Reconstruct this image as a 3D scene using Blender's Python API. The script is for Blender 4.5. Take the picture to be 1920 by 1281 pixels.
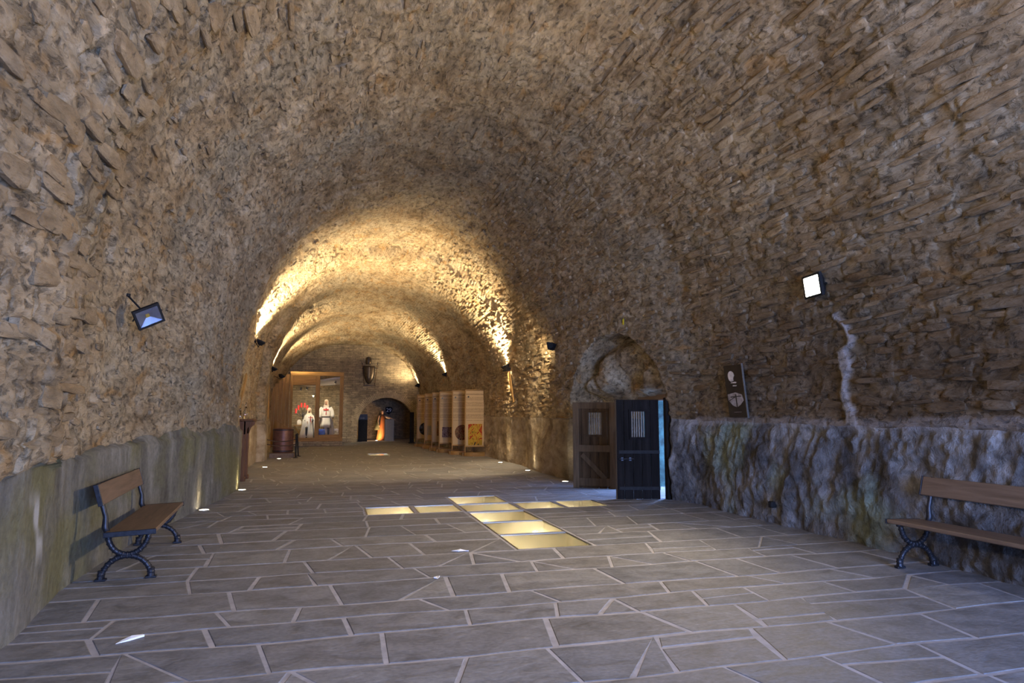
import bpy, math, random
import numpy as np
from mathutils import Vector, Matrix, Euler

random.seed(7)
for o in list(bpy.data.objects): bpy.data.objects.remove(o)
SC = bpy.context.scene
COL = SC.collection
PI = math.pi

# ------------------------------------------------------------------ camera
cam_d = bpy.data.cameras.new('camera'); cam = bpy.data.objects.new('camera', cam_d); COL.objects.link(cam)
cam_d.sensor_width = 36; cam_d.lens = 36*1240/1920; cam_d.clip_end = 300
cam.location = (0, 0, 1.6)
cam.rotation_euler = (math.radians(90+6.2134), 0, math.radians(-15.0334))
SC.camera = cam

# ------------------------------------------------------------------ sky, daylight, exposure
W = bpy.data.worlds.new('sky'); SC.world = W; W.use_nodes = True
bg = W.node_tree.nodes['Background']
bg.inputs[0].default_value = (0.29, 0.46, 1.0, 1); bg.inputs[1].default_value = 35.0
SC.view_settings.view_transform = 'Standard'; SC.view_settings.look = 'None'
SC.view_settings.exposure = 0.64; SC.view_settings.gamma = 1.0; SC.view_settings.use_curve_mapping = False
ASSUMED_GATE = (1.05, 5.65, -5.0, 3.9)          # assumed open gate, unseen behind the camera, for daylight: x0, x1, y, top
def portal(loc, rot, sx, sy):
    l = bpy.data.lights.new('daylight_portal', 'AREA'); l.shape = 'RECTANGLE'; l.size = sx; l.size_y = sy
    l.cycles.is_portal = True
    o = bpy.data.objects.new('daylight_portal', l); COL.objects.link(o); o.location = loc; o.rotation_euler = rot
portal(((ASSUMED_GATE[0]+ASSUMED_GATE[1])/2, ASSUMED_GATE[2]-0.1, ASSUMED_GATE[3]/2), (PI/2, 0, 0), ASSUMED_GATE[1]-ASSUMED_GATE[0], ASSUMED_GATE[3])
portal((7.75, 12.5, 0.95), (PI/2, 0, PI/2), 1.9, 1.9)
WARM = (1.0, 0.78, 0.48)
FLOOD_W = 520

# ------------------------------------------------------------------ helpers
def tag(o, label=None, cat=None, group=None, kind=None):
    if label: o['label'] = label
    if cat: o['category'] = cat
    if group: o['group'] = group
    if kind: o['kind'] = kind
    return o
def empty(name, loc=(0,0,0), rz=0, label=None, cat=None, group=None):
    o = bpy.data.objects.new(name, None); COL.objects.link(o)
    o.location = loc; o.rotation_euler = (0, 0, rz); o.empty_display_size = .1
    return tag(o, label, cat, group)

class MB:
    def __init__(s): s.v = []; s.f = []
    def add(s, vs, fs, M=None):
        b = len(s.v)
        for p in vs:
            p = Vector(p)
            s.v.append(tuple(M @ p) if M is not None else tuple(p))
        s.f += [tuple(i+b for i in f) for f in fs]
        return s
    def box(s, c, d, rot=None, bev=0.0, taper=1.0):
        hx, hy, hz = d[0]/2, d[1]/2, d[2]/2
        M = Matrix.Translation(c) @ (Euler(rot).to_matrix().to_4x4() if rot else Matrix())
        if bev <= 0:
            vs = [(x*hx*(taper if z>0 else 1), y*hy*(taper if z>0 else 1), z*hz) for x in (-1,1) for y in (-1,1) for z in (-1,1)]
            fs = [(0,1,3,2),(4,6,7,5),(0,4,5,1),(2,3,7,6),(0,2,6,4),(1,5,7,3)]
            return s.add(vs, fs, M)
        b = min(bev, hx*.9, hy*.9, hz*.9); vs = []; idx = {}
        for sx in (-1,1):
            for sy in (-1,1):
                for sz in (-1,1):
                    for a in range(3):
                        p = [sx*(hx-b), sy*(hy-b), sz*(hz-b)]
                        p[a] = (sx*hx, sy*hy, sz*hz)[a]
                        idx[(sx,sy,sz,a)] = len(vs); vs.append(tuple(p))
        fs = []
        for a in range(3):
            o1, o2 = (a+1)%3, (a+2)%3
            for sg in (-1,1):
                q = []
                for (p1,p2) in ((-1,-1),(1,-1),(1,1),(-1,1)):
                    k=[0,0,0]; k[a]=sg; k[o1]=p1; k[o2]=p2; q.append(idx[(k[0],k[1],k[2],a)])
                fs.append(tuple(q) if sg>0 else tuple(q[::-1]))
        for a in range(3):      # edge bevels: edges along axis a
            o1, o2 = (a+1)%3, (a+2)%3
            for p1 in (-1,1):
                for p2 in (-1,1):
                    q=[]
                    for sa in (-1,1):
                        k=[0,0,0]; k[a]=sa; k[o1]=p1; k[o2]=p2
                        q.append((idx[(k[0],k[1],k[2],o1)], idx[(k[0],k[1],k[2],o2)]))
                    f=(q[0][0],q[1][0],q[1][1],q[0][1])
                    fs.append(f if p1*p2<0 else f[::-1])
        for sx in (-1,1):
            for sy in (-1,1):
                for sz in (-1,1):
                    f = tuple(idx[(sx,sy,sz,a)] for a in range(3)); fs.append(f if sx*sy*sz>0 else f[::-1])
        return s.add(vs, fs, M)
    def tube(s, pts, r, n=8, cap=True, M=None):
        pts = [Vector(p) for p in pts]; rs = r if isinstance(r, (list,tuple)) else [r]*len(pts)
        vs = []; fs = []; ref = None
        for i, p in enumerate(pts):
            t = (pts[min(i+1,len(pts)-1)] - pts[max(i-1,0)]).normalized()
            if ref is None: ref = t.orthogonal().normalized()
            ref = (ref - t*ref.dot(t)).normalized(); bi = t.cross(ref)
            for k in range(n):
                a = 2*PI*k/n; vs.append(p + (ref*math.cos(a)+bi*math.sin(a))*rs[i])
        for i in range(len(pts)-1):
            for k in range(n):
                k2=(k+1)%n; fs.append((i*n+k, i*n+k2, (i+1)*n+k2, (i+1)*n+k))
        if cap:
            fs.append(tuple(range(n))[::-1]); fs.append(tuple((len(pts)-1)*n+k for k in range(n)))
        return s.add(vs, fs, M)
    def lathe(s, prof, n=20, c=(0,0,0), M=None, cap=True):
        vs=[]; fs=[]
        for (r,z) in prof:
            for k in range(n):
                a=2*PI*k/n; vs.append((c[0]+r*math.cos(a), c[1]+r*math.sin(a), c[2]+z))
        for i in range(len(prof)-1):
            for k in range(n):
                k2=(k+1)%n; fs.append((i*n+k,i*n+k2,(i+1)*n+k2,(i+1)*n+k))
        if cap:
            fs.append(tuple(range(n))[::-1]); fs.append(tuple((len(prof)-1)*n+k for k in range(n)))
        return s.add(vs, fs, M)
    def loft(s, rings, cap=True, close=True):
        n=len(rings[0]); vs=[p for r in rings for p in r]; fs=[]
        for i in range(len(rings)-1):
            for k in range(n if close else n-1):
                k2=(k+1)%n; fs.append((i*n+k,i*n+k2,(i+1)*n+k2,(i+1)*n+k))
        if cap and close:
            fs.append(tuple(range(n))[::-1]); fs.append(tuple((len(rings)-1)*n+k for k in range(n)))
        return s.add(vs, fs)
    def prism(s, poly, y0, y1, M=None):      # poly in x,z extruded along y
        n=len(poly); vs=[(x,y0,z) for x,z in poly]+[(x,y1,z) for x,z in poly]
        fs=[tuple(range(n)), tuple(range(2*n-1,n-1,-1))]+[(i,i+n,(i+1)%n+n,(i+1)%n) for i in range(n)]
        return s.add(vs, fs, M)
    def build(s, name, mat, parent=None, smooth=False):
        me = bpy.data.meshes.new(name); me.from_pydata(s.v, [], s.f); me.update()
        if smooth:
            me.polygons.foreach_set('use_smooth', [True]*len(me.polygons))
        me.materials.append(mat)
        o = bpy.data.objects.new(name, me); COL.objects.link(o)
        if parent: o.parent = parent
        return o

# ------------------------------------------------------------------ materials
def nt_new(name):
    m = bpy.data.materials.new(name); m.use_nodes = True
    nt = m.node_tree; b = nt.nodes['Principled BSDF']; return m, nt, b
def N(nt, t, **kw):
    n = nt.nodes.new(t)
    for k, v in kw.items():
        if k in n.inputs: n.inputs[k].default_value = v
        else: setattr(n, k, v)
    return n
def ramp(nt, fac, stops, interp='LINEAR'):
    r = nt.nodes.new('ShaderNodeValToRGB'); r.color_ramp.interpolation = interp
    els = r.color_ramp.elements
    while len(els) < len(stops): els.new(.5)
    for e, (p, c) in zip(els, stops):
        e.position = p; e.color = (c, c, c, 1) if isinstance(c, (int, float)) else (*c, 1)
    nt.links.new(fac, r.inputs[0]); return r.outputs[0]
def mixc(nt, a, b, fac, mode='MIX'):
    m = nt.nodes.new('ShaderNodeMix'); m.data_type = 'RGBA'; m.blend_type = mode
    for sock, val in ((m.inputs[0], fac), (m.inputs[6], a), (m.inputs[7], b)):
        if isinstance(val, (int, float)): sock.default_value = val
        elif isinstance(val, tuple): sock.default_value = (*val, 1)
        else: nt.links.new(val, sock)
    return m.outputs[2]
def mth(nt, op, a, b=None, clamp=False):
    m = nt.nodes.new('ShaderNodeMath'); m.operation = op; m.use_clamp = clamp
    for i, v in enumerate((a, b)):
        if v is None: continue
        if isinstance(v, (int, float)): m.inputs[i].default_value = v
        else: nt.links.new(v, m.inputs[i])
    return m.outputs[0]
def coords(nt, scale=(1,1,1), kind='Object'):
    tc = nt.nodes.new('ShaderNodeTexCoord'); mp = nt.nodes.new('ShaderNodeMapping')
    nt.links.new(tc.outputs[kind], mp.inputs[0]); mp.inputs['Scale'].default_value = scale
    return mp.outputs[0]
def world_coords(nt, scale=(1,1,1)):
    g = nt.nodes.new('ShaderNodeNewGeometry'); mp = nt.nodes.new('ShaderNodeMapping')
    nt.links.new(g.outputs['Position'], mp.inputs[0]); mp.inputs['Scale'].default_value = scale
    return mp.outputs[0], g
def noise(nt, vec, scale, detail=5, rough=.55, dist=0):
    n = N(nt, 'ShaderNodeTexNoise', Scale=scale, Detail=detail, Roughness=rough, Distortion=dist)
    nt.links.new(vec, n.inputs['Vector']); return n.outputs['Fac']
def bump(nt, bsdf, h, strength, dist):
    b = N(nt, 'ShaderNodeBump', Strength=strength, Distance=dist); nt.links.new(h, b.inputs['Height'])
    nt.links.new(b.outputs[0], bsdf.inputs['Normal'])

def simple(name, col, rough=.6, metal=0., var=.2, scale=10, stretch=(1,1,1), bmp=.2, bd=.004, spec=.3):
    m, nt, b = nt_new(name); b.inputs['Specular IOR Level'].default_value = spec
    v = coords(nt, stretch); n = noise(nt, v, scale, 6, .6)
    lo = tuple(c*(1-var) for c in col); hi = tuple(min(1, c*(1+var)) for c in col)
    nt.links.new(ramp(nt, n, [(.3, lo), (.7, hi)]), b.inputs['Base Color'])
    b.inputs['Roughness'].default_value = rough; b.inputs['Metallic'].default_value = metal
    if bmp: bump(nt, b, n, bmp, bd)
    return m
def emitter(name, col, strength):
    m, nt, b = nt_new(name)
    b.inputs['Base Color'].default_value = (*col, 1)
    b.inputs['Emission Color'].default_value = (*col, 1); b.inputs['Emission Strength'].default_value = strength
    return m
def glass(name, col=(1,1,1), rough=0.0, ior=1.45):
    m, nt, b = nt_new(name)
    b.inputs['Base Color'].default_value = (*col, 1); b.inputs['Transmission Weight'].default_value = 1
    b.inputs['Roughness'].default_value = rough; b.inputs['IOR'].default_value = ior
    return m

def darken_low_right(nt, c):  # multiplies stone and mortar colour darker, low on the near right wall
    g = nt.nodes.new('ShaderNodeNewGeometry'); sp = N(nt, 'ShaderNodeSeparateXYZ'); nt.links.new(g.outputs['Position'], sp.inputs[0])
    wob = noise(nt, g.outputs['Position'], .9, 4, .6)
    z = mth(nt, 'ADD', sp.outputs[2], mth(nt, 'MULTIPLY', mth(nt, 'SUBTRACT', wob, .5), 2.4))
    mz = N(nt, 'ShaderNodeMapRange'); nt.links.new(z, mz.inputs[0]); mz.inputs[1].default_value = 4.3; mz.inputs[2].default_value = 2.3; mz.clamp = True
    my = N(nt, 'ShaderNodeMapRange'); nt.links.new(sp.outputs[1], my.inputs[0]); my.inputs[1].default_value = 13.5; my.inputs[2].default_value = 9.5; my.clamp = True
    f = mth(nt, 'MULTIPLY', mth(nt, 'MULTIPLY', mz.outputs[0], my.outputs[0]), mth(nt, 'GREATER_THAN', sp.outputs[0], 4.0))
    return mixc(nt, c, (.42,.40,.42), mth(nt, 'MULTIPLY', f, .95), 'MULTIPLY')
def vault_mat():
    m, nt, b = nt_new('rubble_vault_mortar')
    v, g = world_coords(nt, (1, .38, 1)); v2, _ = world_coords(nt, (1, .6, 1)); v3, _ = world_coords(nt)
    big = noise(nt, v3, .55, 5, .6); mid = noise(nt, v, 2.6, 6, .62, .4); fine = noise(nt, v, 11, 8, .68, .3); pit = noise(nt, v2, 12, 7, .66, .6)
    c = ramp(nt, mid, [(.28, (.17,.115,.065)), (.42, (.33,.245,.155)), (.56, (.43,.345,.24)), (.74, (.50,.43,.34))])
    c = mixc(nt, c, (.26,.25,.21), mth(nt, 'MULTIPLY', ramp(nt, big, [(.42, 0), (.66, 1)]), .55))
    och = noise(nt, v, 4.1, 3, .5, .5)
    c = mixc(nt, c, (.36,.215,.085), mth(nt, 'MULTIPLY', ramp(nt, och, [(.60, 0), (.68, 1)]), .65))
    c = mixc(nt, c, ramp(nt, fine, [(.25, .38), (.5, .88), (.75, 1.25)]), 1.0, 'MULTIPLY')
    c = mixc(nt, c, (.05,.042,.034), mth(nt, 'MULTIPLY', ramp(nt, pit, [(.33, 1), (.42, 0)]), .75))
    c = mixc(nt, c, (1.0, .955, .84), 1.0, 'MULTIPLY')
    c = darken_low_right(nt, c)
    at = nt.nodes.new('ShaderNodeAttribute'); at.attribute_name = 'mortar'
    c = mixc(nt, c, (.34,.325,.33), at.outputs['Fac'])
    nt.links.new(c, b.inputs['Base Color']); b.inputs['Roughness'].default_value = .95
    b.inputs['Specular IOR Level'].default_value = .15
    h = mth(nt, 'ADD', mth(nt, 'MULTIPLY', fine, .7), mth(nt, 'ADD', mth(nt, 'MULTIPLY', mid, 1.1), mth(nt, 'MULTIPLY', ramp(nt, pit, [(.32, 0), (.48, 1)]), .35)))
    bump(nt, b, h, 1.0, .075)
    return m
def stone_mat():
    m, nt, b = nt_new('schist_stone')
    v, g = world_coords(nt, (1, .35, 1))
    oi = nt.nodes.new('ShaderNodeObjectInfo')
    r = mth(nt, 'FRACT', mth(nt, 'ADD', g.outputs['Random Per Island'], oi.outputs['Random']))
    c = ramp(nt, r, [(0, (.34,.275,.19)), (.25, (.26,.19,.115)), (.45, (.37,.295,.205)), (.62, (.33,.21,.095)), (.75, (.29,.25,.19)), (.9, (.19,.145,.10)), (1, (.40,.335,.25))])
    n = noise(nt, v, 9, 8, .68, .3); n2 = noise(nt, v, 2.7, 5, .6)
    c = mixc(nt, c, ramp(nt, n, [(.25, .45), (.5, .95), (.75, 1.3)]), 1.0, 'MULTIPLY')
    md = noise(nt, v, 2.6, 6, .62, .4); vp, _p = world_coords(nt, (1, .6, 1)); pit = noise(nt, vp, 12, 7, .66, .6)
    sm = ramp(nt, md, [(.28, (.17,.115,.065)), (.42, (.31,.23,.145)), (.56, (.39,.31,.215)), (.74, (.45,.385,.30))])
    sm = mixc(nt, sm, ramp(nt, n, [(.25, .38), (.5, .88), (.75, 1.25)]), 1.0, 'MULTIPLY')
    c = mixc(nt, c, sm, ramp(nt, n2, [(.36, .35), (.56, .95)]))
    c = mixc(nt, c, (.05,.042,.034), mth(nt, 'MULTIPLY', ramp(nt, pit, [(.33, 1), (.42, 0)]), .7))
    c = mixc(nt, darken_low_right(nt, c), (1.0, .955, .84), 1.0, 'MULTIPLY')
    nt.links.new(c, b.inputs['Base Color']); b.inputs['Roughness'].default_value = .93
    b.inputs['Specular IOR Level'].default_value = .15
    bump(nt, b, mth(nt, 'ADD', n, mth(nt, 'MULTIPLY', md, 1.0)), 1.0, .07)
    return m
def rock_mat():
    m, nt, b = nt_new('grey_bedrock')
    v, g = world_coords(nt, (1, 1, .7)); v2, _ = world_coords(nt)
    big = noise(nt, v, 1.3, 6, .6, .6); mid = noise(nt, v2, 6, 8, .66, .3); fine = noise(nt, v2, 22, 6, .65); gr = noise(nt, v, .8, 4, .5)
    c = ramp(nt, big, [(.3, (.055,.052,.055)), (.44, (.135,.128,.128)), (.58, (.27,.26,.255)), (.74, (.46,.445,.425))])
    c = mixc(nt, c, (.25,.30,.22), mth(nt, 'MULTIPLY', ramp(nt, gr, [(.52, 0), (.66, 1)]), .65))
    c = mixc(nt, c, ramp(nt, mid, [(.28, .35), (.5, .9), (.72, 1.35)]), 1, 'MULTIPLY')
    mt = nt.nodes.new('ShaderNodeAttribute'); mt.attribute_name = 'masonry'
    vm_, _g = world_coords(nt, (1, .5, 1)); mm = noise(nt, vm_, 3.0, 7, .65, .4)
    c = mixc(nt, c, ramp(nt, mm, [(.28, (.15,.105,.06)), (.44, (.31,.24,.155)), (.58, (.41,.335,.235)), (.74, (.48,.41,.32))]), mt.outputs['Fac'])
    at = nt.nodes.new('ShaderNodeAttribute'); at.attribute_name = 'mortar'
    c = mixc(nt, c, (.40,.385,.40), at.outputs['Fac'])
    nt.links.new(c, b.inputs['Base Color']); b.inputs['Roughness'].default_value = .85
    b.inputs['Specular IOR Level'].default_value = .25
    bump(nt, b, mth(nt, 'ADD', mid, mth(nt, 'MULTIPLY', fine, .5)), 1.0, .08)
    return m
def plaster_mat():
    m, nt, b = nt_new('damp_mossy_plaster')
    v, g = world_coords(nt, (1.0, 1.0, .3)); v2, _ = world_coords(nt)
    st = noise(nt, v, 2.4, 6, .6, .3); bl = noise(nt, v2, .9, 4, .5); fine = noise(nt, v2, 14, 8, .68); dk = noise(nt, v, 3.6, 4, .55)
    c = ramp(nt, st, [(.3, (.085,.078,.062)), (.5, (.17,.158,.128)), (.7, (.27,.255,.215))])
    c = mixc(nt, c, (.165,.15,.062), mth(nt, 'MULTIPLY', ramp(nt, bl, [(.46, 0), (.60, 1)]), .75))
    c = mixc(nt, c, (.06,.055,.045), mth(nt, 'MULTIPLY', ramp(nt, dk, [(.27, 1), (.38, 0)]), .75))
    wp = N(nt, 'ShaderNodeTexNoise', Scale=1.1, Detail=3); nt.links.new(v, wp.inputs['Vector'])
    c = mixc(nt, c, (.40,.39,.36), mth(nt, 'MULTIPLY', ramp(nt, wp.outputs['Fac'], [(.69, 0), (.73, 1)]), .8))
    c = mixc(nt, c, ramp(nt, fine, [(.3, .7), (.7, 1.15)]), 1, 'MULTIPLY')
    mt = nt.nodes.new('ShaderNodeAttribute'); mt.attribute_name = 'masonry'
    vm_, _g = world_coords(nt, (1, .5, 1)); mm = noise(nt, vm_, 3.0, 7, .65, .4)
    c = mixc(nt, c, ramp(nt, mm, [(.28, (.15,.105,.06)), (.44, (.31,.24,.155)), (.58, (.41,.335,.235)), (.74, (.48,.41,.32))]), mt.outputs['Fac'])
    at = nt.nodes.new('ShaderNodeAttribute'); at.attribute_name = 'mortar'
    c = mixc(nt, c, (.50,.49,.47), at.outputs['Fac'])
    nt.links.new(c, b.inputs['Base Color']); b.inputs['Roughness'].default_value = .9
    b.inputs['Specular IOR Level'].default_value = .2
    bump(nt, b, mth(nt, 'ADD', fine, mth(nt, 'MULTIPLY', st, .8)), .9, .035)
    return m
def flag_mat():
    m, nt, b = nt_new('slate_flagstone')
    v, g = world_coords(nt, (.7, 1, 1)); oi = nt.nodes.new('ShaderNodeObjectInfo')
    r = mth(nt, 'FRACT', mth(nt, 'ADD', g.outputs['Random Per Island'], oi.outputs['Random']))
    c = ramp(nt, r, [(0, (.17,.175,.19)), (.35, (.215,.215,.225)), (.7, (.19,.185,.185)), (1, (.25,.25,.255))])
    n = noise(nt, v, 5, 8, .65, .5); n2 = noise(nt, v, 38, 5, .6)
    c = mixc(nt, c, ramp(nt, n, [(.28, .55), (.5, .98), (.72, 1.32)]), 1, 'MULTIPLY')
    nt.links.new(c, b.inputs['Base Color'])
    c2 = mixc(nt, c, ramp(nt, n2, [(.3, .78), (.7, 1.15)]), 1, 'MULTIPLY'); nt.links.new(c2, b.inputs['Base Color'])
    nt.links.new(ramp(nt, n, [(.3, .58), (.7, .8)]), b.inputs['Roughness'])
    bump(nt, b, mth(nt, 'ADD', n, mth(nt, 'MULTIPLY', n2, .35)), .6, .016)
    return m
def endwall_mat():
    m, nt, b = nt_new('coursed_end_wall')
    v, g = world_coords(nt); 
    br = N(nt, 'ShaderNodeTexBrick', Scale=1.0); br.offset = .45
    sp = N(nt, 'ShaderNodeSeparateXYZ'); nt.links.new(v, sp.inputs[0]); cb = N(nt, 'ShaderNodeCombineXYZ')
    wob = noise(nt, v, 2.5, 4, .6)
    nt.links.new(mth(nt, 'ADD', sp.outputs[0], mth(nt, 'MULTIPLY', wob, .2)), cb.inputs[0]); nt.links.new(mth(nt, 'ADD', sp.outputs[2], mth(nt, 'MULTIPLY', wob, .12)), cb.inputs[1])
    nt.links.new(cb.outputs[0], br.inputs['Vector'])
    for k, val in (('Brick Width', .42), ('Row Height', .10), ('Mortar Size', .012)): br.inputs[k].default_value = val
    br.inputs['Color1'].default_value = (.36,.28,.17,1); br.inputs['Color2'].default_value = (.24,.19,.12,1); br.inputs['Mortar'].default_value = (.16,.125,.08,1)
    n = noise(nt, v, 5, 7, .65)
    c = mixc(nt, br.outputs['Color'], ramp(nt, n, [(.3, .6), (.7, 1.3)]), 1, 'MULTIPLY')
    nt.links.new(c, b.inputs['Base Color']); b.inputs['Roughness'].default_value = .95
    bump(nt, b, mth(nt, 'ADD', mth(nt, 'MULTIPLY', br.outputs['Fac'], -1), n), .8, .05)
    return m
def wood(name, lo, hi, axis=2, rough=.55, scale=14, spec=.14):
    m, nt, b = nt_new(name)
    st = [1, 1, 1]; st[axis] = .08
    v = coords(nt, tuple(st)); n = noise(nt, v, scale, 7, .65, .6); oi = nt.nodes.new('ShaderNodeObjectInfo')
    c = ramp(nt, n, [(.3, lo), (.7, hi)])
    c = mixc(nt, c, ramp(nt, oi.outputs['Random'], [(0, .85), (1, 1.12)]), 1, 'MULTIPLY')
    nt.links.new(c, b.inputs['Base Color']); b.inputs['Roughness'].default_value = rough
    b.inputs['Specular IOR Level'].default_value = spec
    bump(nt, b, n, .35, .006); return m
def print_text_mat():
    m, nt, b = nt_new('printed_canvas_text')
    tc = nt.nodes.new('ShaderNodeTexCoord'); sp = N(nt, 'ShaderNodeSeparateXYZ'); nt.links.new(tc.outputs['Object'], sp.inputs[0])
    z = sp.outputs[2]; x = sp.outputs[0]
    line = mth(nt, 'LESS_THAN', mth(nt, 'FRACT', mth(nt, 'MULTIPLY', z, 22)), .42)
    para = mth(nt, 'GREATER_THAN', mth(nt, 'FRACT', mth(nt, 'MULTIPLY', z, 4.4)), .16)
    band = mth(nt, 'MULTIPLY', mth(nt, 'GREATER_THAN', z, 1.32), mth(nt, 'LESS_THAN', z, 2.22))
    ins = mth(nt, 'LESS_THAN', mth(nt, 'ABSOLUTE', x), .36)
    v = coords(nt, (60, 1, 22)); w = noise(nt, v, 1, 2, .5)
    t = mth(nt, 'MULTIPLY', mth(nt, 'MULTIPLY', line, para), mth(nt, 'MULTIPLY', band, mth(nt, 'MULTIPLY', ins, mth(nt, 'GREATER_THAN', w, .44))))
    head = mth(nt, 'MULTIPLY', mth(nt, 'MULTIPLY', mth(nt, 'GREATER_THAN', z, 2.30), mth(nt, 'LESS_THAN', z, 2.335)), mth(nt, 'MULTIPLY', ins, mth(nt, 'GREATER_THAN', w, .42)))
    c = mixc(nt, (.43,.30,.155), (.12,.075,.04), mth(nt, 'MULTIPLY', mth(nt, 'MAXIMUM', t, head), .75))
    nt.links.new(c, b.inputs['Base Color']); b.inputs['Roughness'].default_value = .7; b.inputs['Specular IOR Level'].default_value = .04
    return m
def picture_mat(name, stops, scale, dist=1.5):
    m, nt, b = nt_new(name)
    v = coords(nt, (1, 1, .55)); n = noise(nt, v, scale, 3, .55, dist)
    stops = [(p, tuple(q*.62 for q in c)) for p, c in stops]
    nt.links.new(ramp(nt, n, stops, 'CONSTANT' if len(stops) > 4 else 'LINEAR'), b.inputs['Base Color']); b.inputs['Roughness'].default_value = .6; b.inputs['Specular IOR Level'].default_value = .04
    return m

VAULT = vault_mat(); STONE = stone_mat(); ROCK = rock_mat(); PLASTER = plaster_mat(); FLAG = flag_mat(); ENDW = endwall_mat()
MORTAR = simple('pale_floor_mortar', (.40,.39,.415), .85, var=.2, scale=7, bmp=.3, bd=.006)
IRON = simple('black_cast_iron', (.030,.031,.038), .42, .55, .35, 30, bmp=.25)
BLACK = simple('black_painted_metal', (.014,.014,.015), .6, .0, .3, 20, spec=.12)
STEEL = simple('dull_steel', (.28,.27,.25), .4, .9, .15, 30)
BENCHW = wood('bench_plank_wood', (.105,.070,.046), (.19,.130,.088), 1, .5)
OAK = wood('honey_oak', (.20,.105,.030), (.36,.205,.065), 2, .5)
OAKX = wood('honey_oak_crosswise', (.20,.105,.030), (.36,.205,.065), 0, .5)
DKWOOD = wood('dark_cabinet_wood', (.075,.032,.014), (.17,.078,.032), 2, .5)
DOORW = wood('old_brown_door_wood', (.035,.021,.011), (.090,.055,.028), 2, .85, 14, .1)
RUST = simple('weathered_bar_iron', (.20,.18,.15), .8, .1, .2)
DOORF = wood('worn_door_frame_wood', (.060,.038,.020), (.135,.085,.046), 2, .85, 14, .1)
DOORB = wood('black_tarred_door_wood', (.006,.0055,.0055), (.017,.015,.015), 2, .85, 14, .08)
PIT = simple('cream_pit_plaster', (.66,.60,.46), .9, var=.18, scale=6)
CANVAS = print_text_mat()
LINEN = simple('white_linen', (.80,.77,.69), .9, var=.06, scale=20, stretch=(1,1,.2), bmp=.3, bd=.01)
RED = simple('red_cloth', (.45,.025,.02), .8, var=.15)
SKIN = simple('mannequin_skin', (.52,.33,.21), .6, var=.08)
MAIL = simple('dark_chain_mail', (.10,.09,.08), .5, .6, .4, 90, bmp=.6)
BLUE = simple('blue_cloth', (.05,.10,.42), .8)
GOLD = simple('gilded_metal', (.55,.33,.08), .4, .7)
ORANGE = simple('orange_robe_cloth', (.30,.10,.028), .85, stretch=(1,1,.15), var=.3)
GREEN = simple('olive_cloak_cloth', (.085,.085,.045), .9, var=.3)
GREY = simple('grey_painted_board', (.20,.19,.19), .7, var=.1)
COPPER = simple('brown_barrel_metal', (.135,.062,.045), .42, .35, .25, 7)
ROPE = simple('dark_twisted_rope', (.05,.03,.022), .9, var=.3, scale=60)
PAPER = simple('white_paper_scrap', (.85,.85,.86), .8, var=.03)
SHIELDM = simple('blackened_shield_metal', (.075,.055,.038), .38, .6, .3, 12)
WHITEP = simple('white_print_ink', (.55,.50,.45), .5, var=.35, scale=25)
GREYP = simple('grey_print_ink', (.27,.24,.23), .5, var=.4, scale=14)
DARKP = simple('dark_print_board', (.022,.017,.013), .3, var=.3, scale=6)
YELLOW = simple('yellow_marker_tape', (.75,.62,.02), .7)
CLEAR = glass('clear_display_glass'); 
FROST = glass('worn_floor_glass', (.97,.985,.94), .13)
LAMPGLASS = glass('lamp_lens_glass', (.9,.93,1), .05)
REFL = simple('lamp_reflector', (.50,.53,.62), .25, .85, .1)
AMBER = simple('amber_led_chip', (.62,.36,.05), .4)
LIT = emitter('lit_flood_lens', (1,.80,.50), 60)
LITBIG = emitter('bright_flood_lens', (1,.84,.58), 260)
LITSMALL = emitter('lit_uplight_lens', (1,.86,.62), 14)
TUBE = emitter('lit_pit_tube', (1,.86,.52), 6)

# ------------------------------------------------------------------ numpy noise
def h3(ix, iy, iz, seed):
    h = (ix.astype(np.uint32)*np.uint32(374761393) + iy.astype(np.uint32)*np.uint32(668265263) + iz.astype(np.uint32)*np.uint32(2147483647) + np.uint32((seed*974634777) & 0xffffffff))
    h = (h ^ (h >> np.uint32(13)))*np.uint32(1274126177); h = h ^ (h >> np.uint32(16)); h = h*np.uint32(2246822519); h = h ^ (h >> np.uint32(15))
    return h.astype(np.float32)/np.float32(4294967295.)
def vn(x, y, z, seed=0):
    fx, fy, fz = np.floor(x), np.floor(y), np.floor(z)
    ix, iy, iz = fx.astype(np.int64), fy.astype(np.int64), fz.astype(np.int64)
    tx, ty, tz = x-fx, y-fy, z-fz
    tx = tx*tx*(3-2*tx); ty = ty*ty*(3-2*ty); tz = tz*tz*(3-2*tz)
    def c(a, b, d): return h3(ix+a, iy+b, iz+d, seed)
    x00 = c(0,0,0)*(1-tx)+c(1,0,0)*tx; x10 = c(0,1,0)*(1-tx)+c(1,1,0)*tx
    x01 = c(0,0,1)*(1-tx)+c(1,0,1)*tx; x11 = c(0,1,1)*(1-tx)+c(1,1,1)*tx
    return ((x00*(1-ty)+x10*ty)*(1-tz)+(x01*(1-ty)+x11*ty)*tz)*2-1
def sstep(a, b, x):
    t = np.clip((x-a)/(b-a), 0, 1); return t*t*(3-2*t)

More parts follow.
